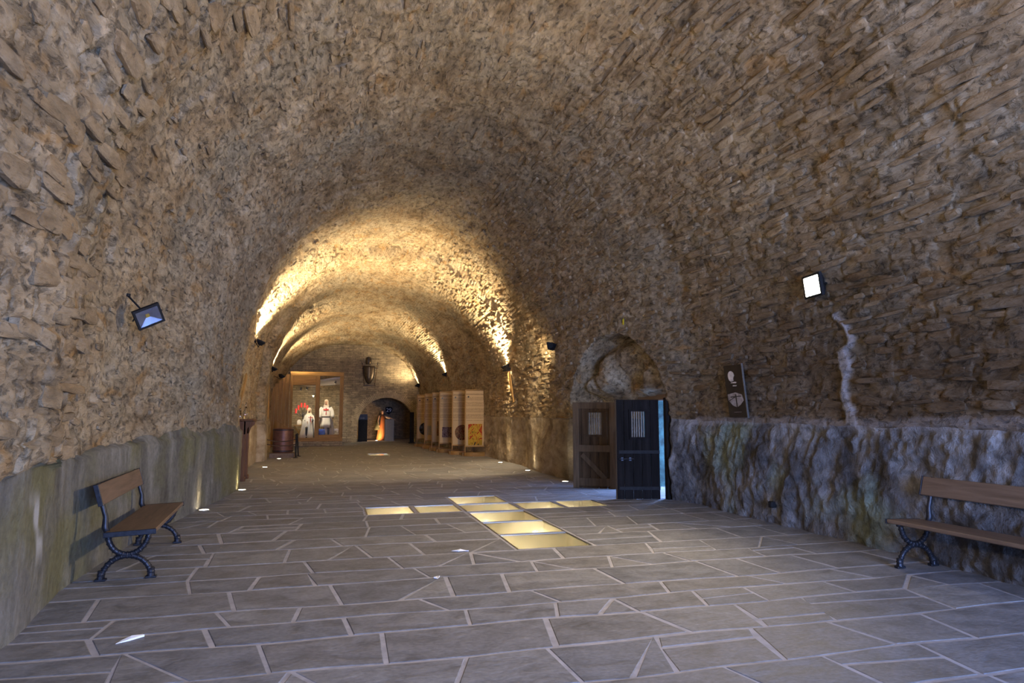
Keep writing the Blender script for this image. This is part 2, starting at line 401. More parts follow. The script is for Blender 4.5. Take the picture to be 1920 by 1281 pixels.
# ------------------------------------------------------------------ vault shape
YK = {'xl': [(-6,-2.3),(4,-2.2),(5.6,-2.2),(7,-2.38),(9.6,-2.38),(12.3,-2.15),(15.2,-1.96),(16.2,-2.02),(16.8,-2.36),(23.5,-2.5),(23.8,-2.24),(25,-2.26),(25.4,-2.5),(30,-2.6),(33,-3.0),(40,-3.05)],
      'xr': [(-6,6.2),(4,6.2),(7,6.32),(10.6,6.3),(11.3,6.12),(14.6,5.62),(16,5.5),(20,5.62),(26,5.5),(32,5.1),(40,4.75)],
      'zc': [(-6,6.9),(10,6.85),(20.4,6.78),(20.75,6.52),(27,6.2),(32,5.9),(35.8,5.7),(36.1,5.5),(40,5.5)]}
def kn(k, Y): a = YK[k]; return np.interp(Y, [p[0] for p in a], [p[1] for p in a])
ZS = 1.9; NEXP = 2.3; ZL = 1.25; ZR = 1.46
Ys = np.concatenate([np.arange(-5, 2.6, .3), np.arange(2.6, 10, .021), np.arange(10, 15, .026), np.arange(15, 24, .04), np.arange(24, 38.4, .075), [38.4]])
nl1, nl2, na, nr2, nr1 = 46, 22, 540, 16, 52
cols = [('l', z) for z in np.linspace(-.06, ZL, nl1)] + [('l', z) for z in np.linspace(ZL, ZS, nl2)[1:]] \
     + [('a', t) for t in np.linspace(0, PI, na)[1:-1]] + [('r', z) for z in np.linspace(ZS, ZR, nr2)] + [('r', z) for z in np.linspace(ZR, -.06, nr1)[1:]]
IL = nl1-1; IR = len(cols)-nr1
XL, XR, ZC = kn('xl', Ys), kn('xr', Ys), kn('zc', Ys)
nY, nC = len(Ys), len(cols)
EDGE = .07*vn(Ys*.7, Ys*0, Ys*0, 90) + .045*vn(Ys*2.6, Ys*0, Ys*0, 91) + .02*vn(Ys*8, Ys*0, Ys*0, 92) + .012*(Ys-8)
EDGE = np.where(Ys > 16, EDGE*.5, EDGE)
P = np.zeros((nY, nC, 3), np.float32); TT = np.zeros(nC)
for j, (k, q) in enumerate(cols):
    P[:, j, 1] = Ys
    if k == 'l': P[:, j, 0] = XL; P[:, j, 2] = q + max(0, 1-abs(q-ZL)/.6)*EDGE; TT[j] = 0
    elif k == 'r': P[:, j, 0] = XR; P[:, j, 2] = q + max(0, 1-abs(q-ZR)/.4)*EDGE*.35; TT[j] = PI
    else:
        # straighten spacing: equal-ish arc steps
        c, s = math.cos(q), math.sin(q); TT[j] = q
        P[:, j, 0] = (XL+XR)/2 - (XR-XL)/2*np.sign(c)*abs(c)**(2/NEXP)
        P[:, j, 2] = ZS + (ZC-ZS)*abs(s)**(2/NEXP)
dS = np.gradient(P, axis=1); dY = np.zeros_like(P); dY[..., 1] = 1
NRM = np.cross(dY, dS); NRM /= np.maximum(np.linalg.norm(NRM, axis=2, keepdims=True), 1e-9)
# make it point into the hall
mid = P.mean(axis=1, keepdims=True)*np.array([1,1,1], np.float32); mid[..., 2] = 2.4
if ((mid-P)*NRM).sum() < 0: NRM = -NRM
X, Y, Z = P[..., 0], P[..., 1], P[..., 2]
Sarc = np.concatenate([[0], np.cumsum(np.linalg.norm(np.diff(P[nY//3], axis=0), axis=1))])[None, :]*np.ones((nY, 1), np.float32)
Tg = TT[None, :]*np.ones((nY, 1))
ci = np.arange(nC)[None, :]*np.ones((nY, 1))
isL = ci < IL; isR = ci > IR
left = sstep(1.55, 1.0, Tg); right = sstep(1.45, 2.3, Tg); crown = 1-left-right
near_left = left*sstep(7.6, 6.2, Y + .5*vn(X*0+3, Y*.9, Z*.9, 5))
D = .10*vn(X*.45, Y*.35, Z*.45, 1) + .05*vn(X*1.3, Y*.8, Z*1.3, 2)
D = D*(1-.7*isL)
rough = .022*vn(X*4, Y*2.2, Z*4, 3) + .013*vn(X*9, Y*5, Z*9, 4) + .007*vn(X*19, Y*11, Z*19, 6)
rid = 1-np.abs(vn(X*5.5, Y*2.4, Z*5.5, 12)); rough -= .028*np.clip(rid-.8, 0, 1)/.2*(.4+.6*vn(X*.9, Y*.9, Z*.9, 13))
D += rough*np.where(isL, .28, 1.0)*(1-.35*crown)
hol = vn(X*3.4, Y*2.2, Z*3.4, 14); D -= .06*sstep(.42, .62, hol)*np.where(isL | isR, 0, 1)*(.35+.65*left)
# coursed rubble relief
def courses(h, lmin, lmax, seed):
    row = Sarc/h + .45*vn(Y*.6, Sarc*.6, Y*0, seed); i = np.floor(row); f = row-i
    iz = i.astype(np.int64); L = lmin+(lmax-lmin)*h3(iz, iz*0, iz*0, seed+1)
    u = Y/L + 9*h3(iz, iz*0+1, iz*0, seed+2) + .25*vn(Y*3, Sarc*5, Y*0, seed+3); j = np.floor(u); g = u-j
    hh = h3(iz, j.astype(np.int64), iz*0, seed+4)
    d = np.minimum(np.minimum(f, 1-f)*h, np.minimum(g, 1-g)*L)
    return sstep(.0, .022, d)*(.15+.85*hh) + .4*(f-.5)*hh
expo = sstep(-.25, .35, vn(X*.8, Y*.5, Z*.8, 21) + .55*(right+near_left) - .45*crown)
D += (.032*right + .016*left*(1-near_left) + .009*crown)*expo*courses(.105, .25, .6, 30)*(~isL)*(~isR)
D += .075*near_left*courses(.19, .3, .65, 50)*(~isL)
D += near_left*.06*(~isL)
# lower right bedrock: vertical fluting and lumps, stands a little proud of the masonry
bed = isR.astype(np.float32)*sstep(1.46, 1.36, Z)*(1-.55*sstep(14, 16, Y))
D += bed*(.035*(1-np.abs(vn(Y*7+Z*2, Z*5, Y*0, 64))) + .018*vn(Y*14, Z*12, Y*0, 65) + .02 + .055*vn(X*.0+Y*1.3, Z*.5, Y*0+2, 61) + .05*(1-np.abs(vn(Y*2.1+Z*.5, Z*.9, Y*0, 62)))+ .03*vn(Y*5, Z*3, Y*0, 63)) - bed*.06
D += isL*sstep(1.25, 1.2, Z)*.05
# mortar ledge and the filled crack over it, right wall; pale patch on left plaster
rw = (Tg > 2.6)
crk = np.interp(Z, [1.45,1.57,1.84,2.11,2.39,2.51,2.76,2.85], [7.02,7.04,7.16,7.11,7.14,6.96,7.05,7.2])
wn = vn(Y*4, Z*4, Y*0, 70)
mort = np.maximum(rw*sstep(.075, .04, np.abs(Z-1.47-.03*vn(Y*1.2, Y*0, Y*0, 71))+.03*wn)*sstep(11.2, 10.4, Y)*(.5+.5*sstep(-.5,.3,vn(Y*.9,Z*2,Y*0,72))),
                  rw*sstep(.14, .05, np.abs(Y-crk)+.06*wn)*(Z > 1.45)*(Z < 2.9)).astype(np.float32)*.85
mort = np.maximum(mort, isL*.7*sstep(.16, .02, np.abs(Y-6.05+(Z-.7)*.5)+.10*vn(Y*9, Z*6, Y*0, 73))*sstep(.34, .12, np.abs(Z-.72)))
D = D*(1-.75*mort*rw) + .014*mort*rw
# arched recess over the side doorway, with bulging rock
half = 1.95; yc = 13.25
zt = 1.2 + 2.15*np.sqrt(np.clip(1-((Y-yc)/half)**2, 0, 1))
inr = (Tg > 2.0)*(np.abs(Y-yc) < half)*sstep(0, .07, zt-Z+.06*wn)*sstep(half, half-.07, np.abs(Y-yc))
rock = .38*vn(Y*1.1+Z*.6, Z*1.3, Y*0+4, 81) + .20*np.abs(vn(Y*2.2-Z, Z*2.1+Y*.5, Y*0, 82)) + .04*vn(Y*7, Z*7, Y*0, 83)
D = D*(1-.6*inr) - inr*(.78 - np.clip(rock+.30, 0, .62)*sstep(1.85, 2.15, Z)*sstep(.0, .5, zt-Z))
masonry = np.where(isR, sstep(14.2, 16.2, Y + .5*wn), sstep(15.6, 18.0, Y + .6*wn))
P2 = P + NRM*D[..., None].astype(np.float32)
P2[:, 0, 2] = -.06; P2[:, -1, 2] = -.06
# doorway cut in the right wall
DY0, DY1, DZ = 11.62, 13.42, 1.88
def grid_obj(name, j0, j1, mat, smooth=True, cut=False):
    jj = np.arange(j0, j1+1); nj = len(jj); V = P2[:, jj].reshape(-1, 3)
    a = np.arange(nY-1)[:, None]*nj + np.arange(nj-1)[None, :]
    Q = np.stack([a, a+1, a+nj+1, a+nj], -1).reshape(-1, 4)
    if cut:
        c = V[Q].mean(axis=1); k = ~((c[:, 0] > 4) & (c[:, 1] > DY0) & (c[:, 1] < DY1) & (c[:, 2] < DZ)); Q = Q[k]
    me = bpy.data.meshes.new(name); me.vertices.add(len(V)); me.vertices.foreach_set('co', V.ravel().astype(np.float32))
    me.loops.add(Q.size); me.loops.foreach_set('vertex_index', Q.ravel().astype(np.int32))
    me.polygons.add(len(Q)); me.polygons.foreach_set('loop_start', np.arange(0, Q.size, 4, dtype=np.int32))
    me.polygons.foreach_set('use_smooth', np.full(len(Q), smooth))
    bt = me.attributes.new('masonry', 'FLOAT', 'POINT'); bt.data.foreach_set('value', masonry[:, jj].ravel().astype(np.float32))
    at = me.attributes.new('mortar', 'FLOAT', 'POINT'); at.data.foreach_set('value', np.clip(mort[:, jj], 0, 1).ravel().astype(np.float32))
    me.update(calc_edges=True); me.validate(); me.materials.append(mat)
    o = bpy.data.objects.new(name, me); COL.objects.link(o); return o
wall_left = tag(grid_obj('wall_left', 0, IL, PLASTER), 'damp grey-green plastered foot of the left wall', kind='structure')
ceiling = tag(grid_obj('ceiling', IL, IR, VAULT, cut=True), 'rough rubble stone barrel vault rising from both walls', kind='structure')
wall_right = tag(grid_obj('wall_right', IR, nC-1, ROCK, cut=True), 'grey bedrock foot of the right wall', kind='structure')
def surf(Yv, j): 
    i = int(np.clip(np.searchsorted(Ys, Yv), 1, nY-2)); return P2[i, j], NRM[i, j]
def wall_x(side, Yv, z):
    i = int(np.clip(np.searchsorted(Ys, Yv), 1, nY-2)); js = np.arange(0, nC//2) if side < 0 else np.arange(nC//2, nC)
    j = js[np.argmin(np.abs(P2[i, js, 2]-z))]; return float(P2[i, j, 0])

# ------------------------------------------------------------------ stones standing proud of the vault
def slab_verts(rs, n=9, center=True):
    ang = [2*PI*(k+.35*(rs.random()-.5))/n for k in range(n)]
    out = []
    for a in ang:
        c, s = math.cos(a), math.sin(a); q = .82+.3*rs.random()
        out.append((math.copysign(abs(c)**.55, c)*.5*q, math.copysign(abs(s)**.55, s)*.5*q))
    vs = [(x*1.02, y*1.02, -.8) for x, y in out] + [(x, y, .55+.3*rs.random()) for x, y in out] + [(x*.78, y*.74, .85+.3*rs.random()) for x, y in out]
    fs = []
    for L in (0, 1):
        for k in range(n): fs.append((L*n+k, L*n+(k+1) % n, (L+1)*n+(k+1) % n, (L+1)*n+k))
    if center:
        vs.append((.1*(rs.random()-.5), .1*(rs.random()-.5), 1.1)); fs += [(2*n+k, 2*n+(k+1) % n, 3*n) for k in range(n)]
    else: fs.append(tuple(2*n+k for k in range(n)))
    return vs, fs
rs = random.Random(11)
variants = []
for q in range(14):
    vs, fs = slab_verts(rs, 9); me = bpy.data.meshes.new('stone'); me.from_pydata(vs, [], fs); me.materials.append(STONE); variants.append(me)
cand = []
jgrid = list(range(IL+3, IR-2))
S1 = Sarc[0]
s = float(S1[IL+4])
while s < S1[IR-4]:
    j = int(np.argmin(np.abs(S1-s))); t = TT[j]; x = 1.9
    onleft = t < 1.1; onright = t > 1.9
    rowh = .13 if onright else (.15 if onleft else .11)
    yv = 2.8 + rs.random()*.5
    while yv < 23:
        nl = onleft and yv < 6.9 + .5*math.sin(s*2.1)
        if nl: L, hgt, pr, prob = rs.uniform(.20, .62), rs.uniform(.06, .17), rs.uniform(.010, .038), .7
        elif onleft: L, hgt, pr, prob = rs.uniform(.10, .3), rs.uniform(.04, .10), rs.uniform(.008, .028), .33
        elif onright: L, hgt, pr, prob = rs.uniform(.16, .62), rs.uniform(.045, .115), rs.uniform(.012, .042), .62
        else: L, hgt, pr, prob = rs.uniform(.10, .34), rs.uniform(.035, .085), rs.uniform(.006, .02), .22
        if t == PI or (t > 2.75): prob = .72
        yv2 = yv + L/2
        if rs.random() < prob:
            jj = int(np.clip(j + rs.uniform(-3, 3), IL+3, IR-3)); i = int(np.clip(np.searchsorted(Ys, yv2), 1, nY-2))
            ok = mort[i, jj] < .2 and not (inr[i, jj] > .05)
            if ok: cand.append((i, jj, yv2, L, hgt, pr, rs.uniform(-.10, .10), rs.random()))
        yv = yv + L + rs.uniform(.01, .16)*(1 if (nl or onright) else 2.5)
    s += rowh*rs.uniform(.85, 1.1)
def in_view(p):
    d = Vector(p) - Vector((0, 0, 1.6)); q = cam_rot @ d
    if q.z > -.3: return 0
    u, v = q.x/-q.z*1240, q.y/-q.z*1240
    return 1 if abs(u) < 985 and abs(v) < 665 else 0
cam_rot = cam.rotation_euler.to_matrix().transposed()
scored = []
for c in cand:
    p = P2[c[0], c[1]]; d2 = float(p[0]**2+p[1]**2+(p[2]-1.6)**2)
    scored.append((c[3]*c[4]*(1+6*c[5])/d2*in_view(p), c))
scored.sort(key=lambda q: -q[0])
def frame(c):
    p, n = P2[c[0], c[1]], NRM[c[0], c[1]]; n = Vector(n); u = Vector((0, 1, 0)); v = n.cross(u).normalized()
    u = v.cross(n).normalized(); ca, sa = math.cos(c[6]), math.sin(c[6]); u2 = u*ca+v*sa; v2 = n.cross(u2)
    M = Matrix(((u2.x*c[3], v2.x*c[4], n.x*c[5], p[0]), (u2.y*c[3], v2.y*c[4], n.y*c[5], p[1]), (u2.z*c[3], v2.z*c[4], n.z*c[5], p[2]), (0, 0, 0, 1)))
    return M
for q, (sc_, c) in enumerate(scored[:295]):
    o = bpy.data.objects.new('stone', variants[q % 14]); COL.objects.link(o); o.parent = ceiling; o.matrix_world = frame(c)
mb = MB()
for sc_, c in scored[295:]:
    if sc_ <= 0 and c[2] < 8: continue
    vs, fs = slab_verts(rs, 7, False); mb.add(vs, fs, frame(c))
rub = tag(mb.build('rubble_stones', STONE, ceiling), 'smaller rubble stones showing through the vault mortar', kind='stuff')

# ------------------------------------------------------------------ floor: mortar bed with wells, flagstones
SX0, SX1 = 2.14, 3.10                    # cross stem
ST = [(7.72, 8.68), (8.72, 9.72), (9.76, 10.74), (10.86, 11.72), (11.80, 12.80)]
AL = [(.55, 1.32), (1.37, 2.10)]; AR = [(3.14, 3.88), (3.92, 4.68)]; AY = (10.90, 11.74)
wells = [(SX0, SX1, a, b) for a, b in ST] + [(a, b, *AY) for a, b in AL+AR] + [(1.35, 2.15, 26.0, 27.2)]
fl = MB()
xs = sorted({-5.0, 8.5, *[w[0] for w in wells], *[w[1] for w in wells]}); ys = sorted({-8.0, 38.5, *[w[2] for w in wells], *[w[3] for w in wells]})
for a, b in zip(xs, xs[1:]):
    for c, d in zip(ys, ys[1:]):
        mx, my = (a+b)/2, (c+d)/2
        if any(w[0] < mx < w[1] and w[2] < my < w[3] for w in wells): continue
        fl.add([(a,c,.003),(b,c,.003),(b,d,.003),(a,d,.003)], [(0,1,2,3)])
floor = tag(fl.build('floor', MORTAR), 'grey stone flag floor with pale mortar joints', kind='structure')

def offset_poly(poly, w):
    n = len(poly); out = []
    A = sum(poly[i][0]*poly[(i+1)%n][1]-poly[(i+1)%n][0]*poly[i][1] for i in range(n))
    if A < 0: poly = poly[::-1]
    for i in range(n):
        p0, p1, p2 = (Vector(poly[(i+k) % n]) for k in (-1, 0, 1))
        d1, d2 = (p1-p0).normalized(), (p2-p1).normalized(); n1, n2 = Vector((-d1.y, d1.x)), Vector((-d2.y, d2.x))
        b = n1+n2; k = 1+n1.dot(n2)
        out.append(tuple(p1 + (b/k*w if k > .25 else n1*w)))
    return out
rf = random.Random(3)
def jit(x, k, amp): return amp*(math.sin(x*1.9+k*2.3)*.6 + math.sin(x*4.7+k*5.1)*.4)
rows = []; yb = 2.3; forced = [7.70, 9.74, 10.86, 11.78, 12.83, 26.0, 27.2]
while yb < 38.2:
    nx = yb + rf.uniform(.40, .74)
    for f in forced:
        if yb < f-.05 and (nx > f-.3): nx = f; break
    rows.append((yb, min(nx, 38.3))); yb = nx
def stone_poly_list():
    res = []
    for k, (y0, y1) in enumerate(rows):
        my = (y0+y1)/2; xa, xb = float(kn('xl', my))-.05, float(kn('xr', my))+.05
        if 11.6 < my < 13.5: xb = 7.6
        holes = sorted((w[0]-.02, w[1]+.02) for w in wells if w[2]-.06 < my < w[3]+.06)
        segs = []; cur = xa
        for h in holes:
            if h[0] > cur+.08: segs.append((cur, h[0]))
            cur = max(cur, h[1])
        segs.append((cur, xb))
        j0 = 0 if y0 in forced else .035; j1 = 0 if y1 in forced else .035
        for (a, b) in segs:
            cuts = [a]; x = a
            while True:
                x += rf.uniform(.45, 1.25)
                if x > b-.35: break
                cuts.append(x)
            cuts.append(b); sl = [0]+[rf.uniform(-.10, .10) for _ in cuts[1:-1]]+[0]
            for q in range(len(cuts)-1):
                l0, l1, r0, r1 = cuts[q]-sl[q], cuts[q]+sl[q], cuts[q+1]-sl[q+1], cuts[q+1]+sl[q+1]
                B = lambda x: (x, y0+jit(x, k, j0)); T = lambda x: (x, y1+jit(x, k+1, j1))
                bot = [B(l0), B((l0+r0)/2), B(r0)]; top = [T(r1), T((l1+r1)/2), T(l1)]
                u = rf.random()
                if u < .21 and (r0-l0) > .55:      # split lengthways
                    ym = (y0+y1)/2+rf.uniform(-.1, .1); e1, e2 = (cuts[q], ym+rf.uniform(-.05,.05)), (cuts[q+1], ym+rf.uniform(-.05,.05))
                    res.append(bot+[e2, e1]); res.append([e1, e2]+top)
                elif u < .42 and (r0-l0) > .6:      # corner broken off
                    if rf.random() < .5:
                        res.append([bot[0], bot[1], top[2]]); res.append([bot[1], bot[2], top[0], top[1], top[2]])
                    else:
                        res.append([bot[0], bot[1], top[0], top[1], top[2]]); res.append([bot[1], bot[2], top[0]])
                else: res.append(bot+top)
    return res
def flag_geo(poly, w, top, c=(0, 0)):
    o = offset_poly(poly, w); i = offset_poly(o, .006); n = len(o)
    vs = [(x-c[0], y-c[1], -.03) for x, y in o]+[(x-c[0], y-c[1], top-.004) for x, y in o]+[(x-c[0], y-c[1], top) for x, y in i]
    fs = [tuple(2*n+k for k in range(n))]
    for L in (0, 1):
        for k in range(n): fs.append((L*n+k, L*n+(k+1) % n, (L+1)*n+(k+1) % n, (L+1)*n+k))
    return vs, fs
polys = stone_poly_list(); cnt = 0; far = MB()
for pl in polys:
    cx, cy = sum(p[0] for p in pl)/len(pl), sum(p[1] for p in pl)/len(pl)
    w = rf.uniform(.008, .020)
    if rf.random() < .12: w += .012
    if cnt < 298 and cy > 3.1 and in_view((cx, cy, 0)):
        vs, fs = flag_geo(pl, w, .005+.003*rf.random(), (cx, cy)); m_ = MB(); m_.add(vs, fs)
        o = m_.build('flagstone', FLAG, floor); o.location = (cx, cy, 0); cnt += 1
    else:
        vs, fs = flag_geo(pl, w*.8, .005+.003*rf.random()); far.add(vs, fs)
tag(far.build('distant_flagstones', FLAG, floor), 'small distant paving stones of the hall floor', kind='stuff')

# glass floor panels, each over a lit well
pane_lbl = ['nearest glass panel at the foot of the lit floor cross', 'second glass panel up the stem of the lit floor cross', 'third glass panel up the stem of the lit floor cross',
            'glass panel at the crossing of the lit floor cross', 'glass panel at the head of the lit floor cross',
            'outermost glass panel of the left arm of the floor cross', 'inner glass panel of the left arm of the floor cross', 'inner glass panel of the right arm of the floor cross', 'outermost glass panel of the right arm of the floor cross',
            'lone lit glass floor panel far down the hall']
for k, (a, b, c, d) in enumerate(wells):
    cx, cy, wx, wy = (a+b)/2, (c+d)/2, b-a, d-c
    t = empty('glass_floor_panel', (cx, cy, 0), 0, pane_lbl[k], 'floor panel', 'lit glass panels set in the floor')
    fr = MB()
    for sx in (-1, 1): fr.box((sx*(wx/2-.012), 0, -.012), (.024, wy, .034))
    for sy in (-1, 1): fr.box((0, sy*(wy/2-.012), -.012), (wx-.048, .024, .034))
    fr.build('frame', STEEL, t)
    MB().box((0, 0, -.010), (wx-.048, wy-.048, .022)).build('glass', FROST, t)
    pm = MB(); z1, z0 = -.03, -.50
    V = [(-wx/2,-wy/2,z1),(wx/2,-wy/2,z1),(wx/2,wy/2,z1),(-wx/2,wy/2,z1),(-wx/2,-wy/2,z0),(wx/2,-wy/2,z0),(wx/2,wy/2,z0),(-wx/2,wy/2,z0)]
    pm.add(V, [(4,5,6,7),(0,4,5,1)[::-1],(1,5,6,2)[::-1],(2,6,7,3)[::-1],(3,7,4,0)[::-1]])
    pit = pm.build('light_well', PIT, floor); pit.location = (cx, cy, 0)
    tb = MB(); ex = wx/2-.07 if k % 2 else -wx/2+.07
    tb.tube([(ex, -wy*.4, -.2), (ex, wy*.4, -.2)], .018, 8); tb.build('light_tube', TUBE, pit)
    l = bpy.data.lights.new('well_light', 'POINT'); l.energy = 16 if k < 9 else 40; l.color = (1, .90, .66); l.shadow_soft_size = .05
    lo = bpy.data.objects.new('well_light', l); COL.objects.link(lo); lo.parent = pit; lo.location = (ex*.6, wy*.15*(1 if k % 3 else -1), -.22)

# ------------------------------------------------------------------ end wall with arched opening, chamber beyond, back wall with assumed gate
EY = 38.3; AX, AWID, ATOP = 2.93, 1.62, 2.50
def arch_pts(cx, hw, top, n=24, spring=None):
    sp = top-hw if spring is None else spring
    return [(cx+hw, 0)] + [(cx+hw*math.cos(PI*k/n), sp+(top-sp)*math.sin(PI*k/n)) for k in range(n+1)] + [(cx-hw, 0)]
ap = arch_pts(AX, AWID, ATOP, 28)
outer = [(-4.2, 0), (-4.2, 6.6), (6.2, 6.6), (6.2, 0)]
poly = [(6.2, -.05)] + [(6.2, 6.6), (-4.2, 6.6), (-4.2, -.05)] + ap[::-1]
ew = MB(); ew.prism(poly, EY, EY+.75)
wall_end = tag(ew.build('wall_end', ENDW), 'coursed stone end wall with round arched doorway', kind='structure')
vm = MB(); rv = random.Random(5); nv = 62
for k in range(nv):
    a = PI*(k+.5)/nv; sp = ATOP-AWID; r0, r1 = AWID-.01, AWID+.36+rv.uniform(-.07, .07); da = PI/nv*.33
    q = [(AX+r*math.cos(a+s_*da), sp+r*math.sin(a+s_*da)) for r, s_ in ((r0,-1),(r1,-1),(r1,1),(r0,1))]
    vm.prism(q, EY-.05-rv.random()*.03, EY+.3)
tag(vm.build('arch_stones', simple('arch_stone', (.42,.33,.20), .95, var=.3, scale=4), wall_end), 'thin upright stones ringing the doorway arch', kind='stuff')
cb = MB()
CH = (0.9, 5.0, EY+.7, 43.2, 3.3)
for (c, d) in (((CH[0]-.1, 41, 1.6), (.2, 5, 3.6)), ((CH[1]+.1, 41, 1.6), (.2, 5, 3.6)), (((CH[0]+CH[1])/2, 43.3, 1.6), (4.6, .2, 3.6)), (((CH[0]+CH[1])/2, 41, 3.35), (4.6, 5, .2))): cb.box(c, d)
tag(cb.build('wall_chamber', ENDW), 'stone walls of the small chamber behind the arch', kind='structure')
tag(MB().box(((CH[0]+CH[1])/2, 41, -.03), (4.4, 5.2, .06)).build('floor_chamber', MORTAR), 'pale floor of the small chamber', kind='structure')
ch_l = bpy.data.lights.new('chamber_uplight_light', 'SPOT')

gp = [(ASSUMED_GATE[1], -.05), (ASSUMED_GATE[1], 2.2)] + [((ASSUMED_GATE[0]+ASSUMED_GATE[1])/2+(ASSUMED_GATE[1]-ASSUMED_GATE[0])/2*math.cos(PI*k/16), 2.2+(ASSUMED_GATE[3]-2.2)*math.sin(PI*k/16)) for k in range(1, 16)] + [(ASSUMED_GATE[0], 2.2), (ASSUMED_GATE[0], -.05)]
bw = MB(); bw.prism([(7.5, -.05), (7.5, 7.5), (-3.5, 7.5), (-3.5, -.05)] + gp[::-1], -5.0, -4.6)
tag(bw.build('wall_back', ENDW), 'rear wall of the hall with assumed open gateway', kind='structure')
# passage through the side doorway
pw = MB()
pw.box((7.15, DY0-.15, .95), (1.1, .3, 2.1)); pw.box((7.15, DY1+.15, .95), (1.1, .3, 2.1)); pw.box((7.15, (DY0+DY1)/2, DZ+.14), (1.1, 2.4, .3))
tag(pw.build('wall_passage', simple('damp_teal_rock', (.018,.045,.040), .9, var=.6, scale=6, bmp=.7, bd=.04)), 'rock sides of the side door passage', kind='structure')
ow = MB(); ow.box((13.2, 16, 1.25), (.4, 22, 2.5)); tag(ow.build('wall_outside', simple('mossy_teal_wall', (.035,.075,.060), .95, var=.6, scale=5, bmp=.6, bd=.05)), 'mossy green wall outside the side doorway', kind='structure')
li = MB(); li.box((6.62, (DY0+DY1)/2-.05, DZ+.06), (.22, 2.15, .14), bev=.015)
jp = MB(); jp.box((6.13, 11.43, .95), (.13, .12, 1.9), bev=.012); tag(jp.build('trim_2', DOORB), 'black timber jamb post beside the tarred door', kind='structure')
tag(li.build('trim_1', BENCHW), 'timber lintel over the side doorway', kind='structure')

# ------------------------------------------------------------------ side doors
def leaf(name, loc, rz, w, h, mat, label, brace, straps):
    t = empty(name, loc, rz); tag(t, label, kind='structure')
    st = .13
    gx0, gx1, gz0, gz1 = w*.36 if brace else w*.36, w*.68, h*.62, h*.88
    npk = 5; pw_ = (w-2*.0)/npk
    for k in range(npk):
        x0, x1 = k*pw_+.003, (k+1)*pw_-.003
        a, b_ = max(x0, gx0), min(x1, gx1)
        pm = MB()
        if b_ - a < .02: pm.box(((x0+x1)/2, 0, h/2), (x1-x0, .035, h), bev=.004)
        else:
            pm.box(((x0+x1)/2, 0, gz0/2), (x1-x0, .035, gz0), bev=.004); pm.box(((x0+x1)/2, 0, (gz1+h)/2), (x1-x0, .035, h-gz1), bev=.004)
            if a > x0+.01: pm.box(((x0+a)/2, 0, (gz0+gz1)/2), (a-x0, .035, gz1-gz0))
            if b_ < x1-.01: pm.box(((b_+x1)/2, 0, (gz0+gz1)/2), (x1-b_, .035, gz1-gz0))
        pm.build('plank', mat, t)
    fm = MB()
    for (c, d) in (((gx0-.02, -.03, (gz0+gz1)/2), (.04, .03, gz1-gz0+.08)), ((gx1+.02, -.03, (gz0+gz1)/2), (.04, .03, gz1-gz0+.08)), (((gx0+gx1)/2, -.03, gz0-.02), (gx1-gx0, .03, .04)), (((gx0+gx1)/2, -.03, gz1+.02), (gx1-gx0, .03, .04))): fm.box(c, d)
    fr = fm.build('grille_frame', mat, t)
    nb = 6
    for k in range(nb):
        x = gx0+(gx1-gx0)*(k+.5)/nb
        MB().tube([(x, 0, gz0-.01), (x, 0, gz1+.01)], .011, 8).build('grille_bar', RUST, fr)
    if brace:
        for x in (st/2, w-st/2): MB().box((x, -.035, h/2), (st, .035, h), bev=.006).build('stile', DOORF, t)
        for z, hh in ((h-.07, .14), (h*.46, .15), (.13, .17)): MB().box((w/2, -.035, z), (w-2*st, .034, hh), bev=.006).build('rail', DOORF, t)
        dx, dz = w-2*st-.12, h*.46-.075-.215
        MB().box((w/2-.02, -.034, (h*.385-.01+.215)/2), (.10, .03, math.hypot(dx, dz)-.06), (0, -math.atan2(dx, dz), 0), bev=.005).build('brace', DOORF, t)
    if straps:
        for z in (.20, h*.47): MB().box((w/2+.03, -.024, z), (w-.06, .014, .065), bev=.003).build('strap_hinge', BLACK, t)
        b_ = MB(); b_.tube([(.06, -.04, h*.40), (.34, -.04, h*.40)], .012, 8); b_.box((.12, -.03, h*.40), (.04, .03, .06)); b_.box((.27, -.03, h*.40), (.04, .03, .06)); b_.build('bolt', IRON, t)
        MB().box((.012, -.02, h/2), (.024, .012, h)).build('edge_strip', DOORW, t)
    return t
leaf('door_1', (5.07, 13.72, .01), math.atan2(-.52, .78), .93, 1.83, DOORW, 'brown timber door leaf with barred window and diagonal brace', True, False)
leaf('door_2', (5.15, 11.67, .01), math.atan2(-.21, .80), .83, 1.85, DOORB, 'black tarred door leaf with barred window and iron straps', False, True)

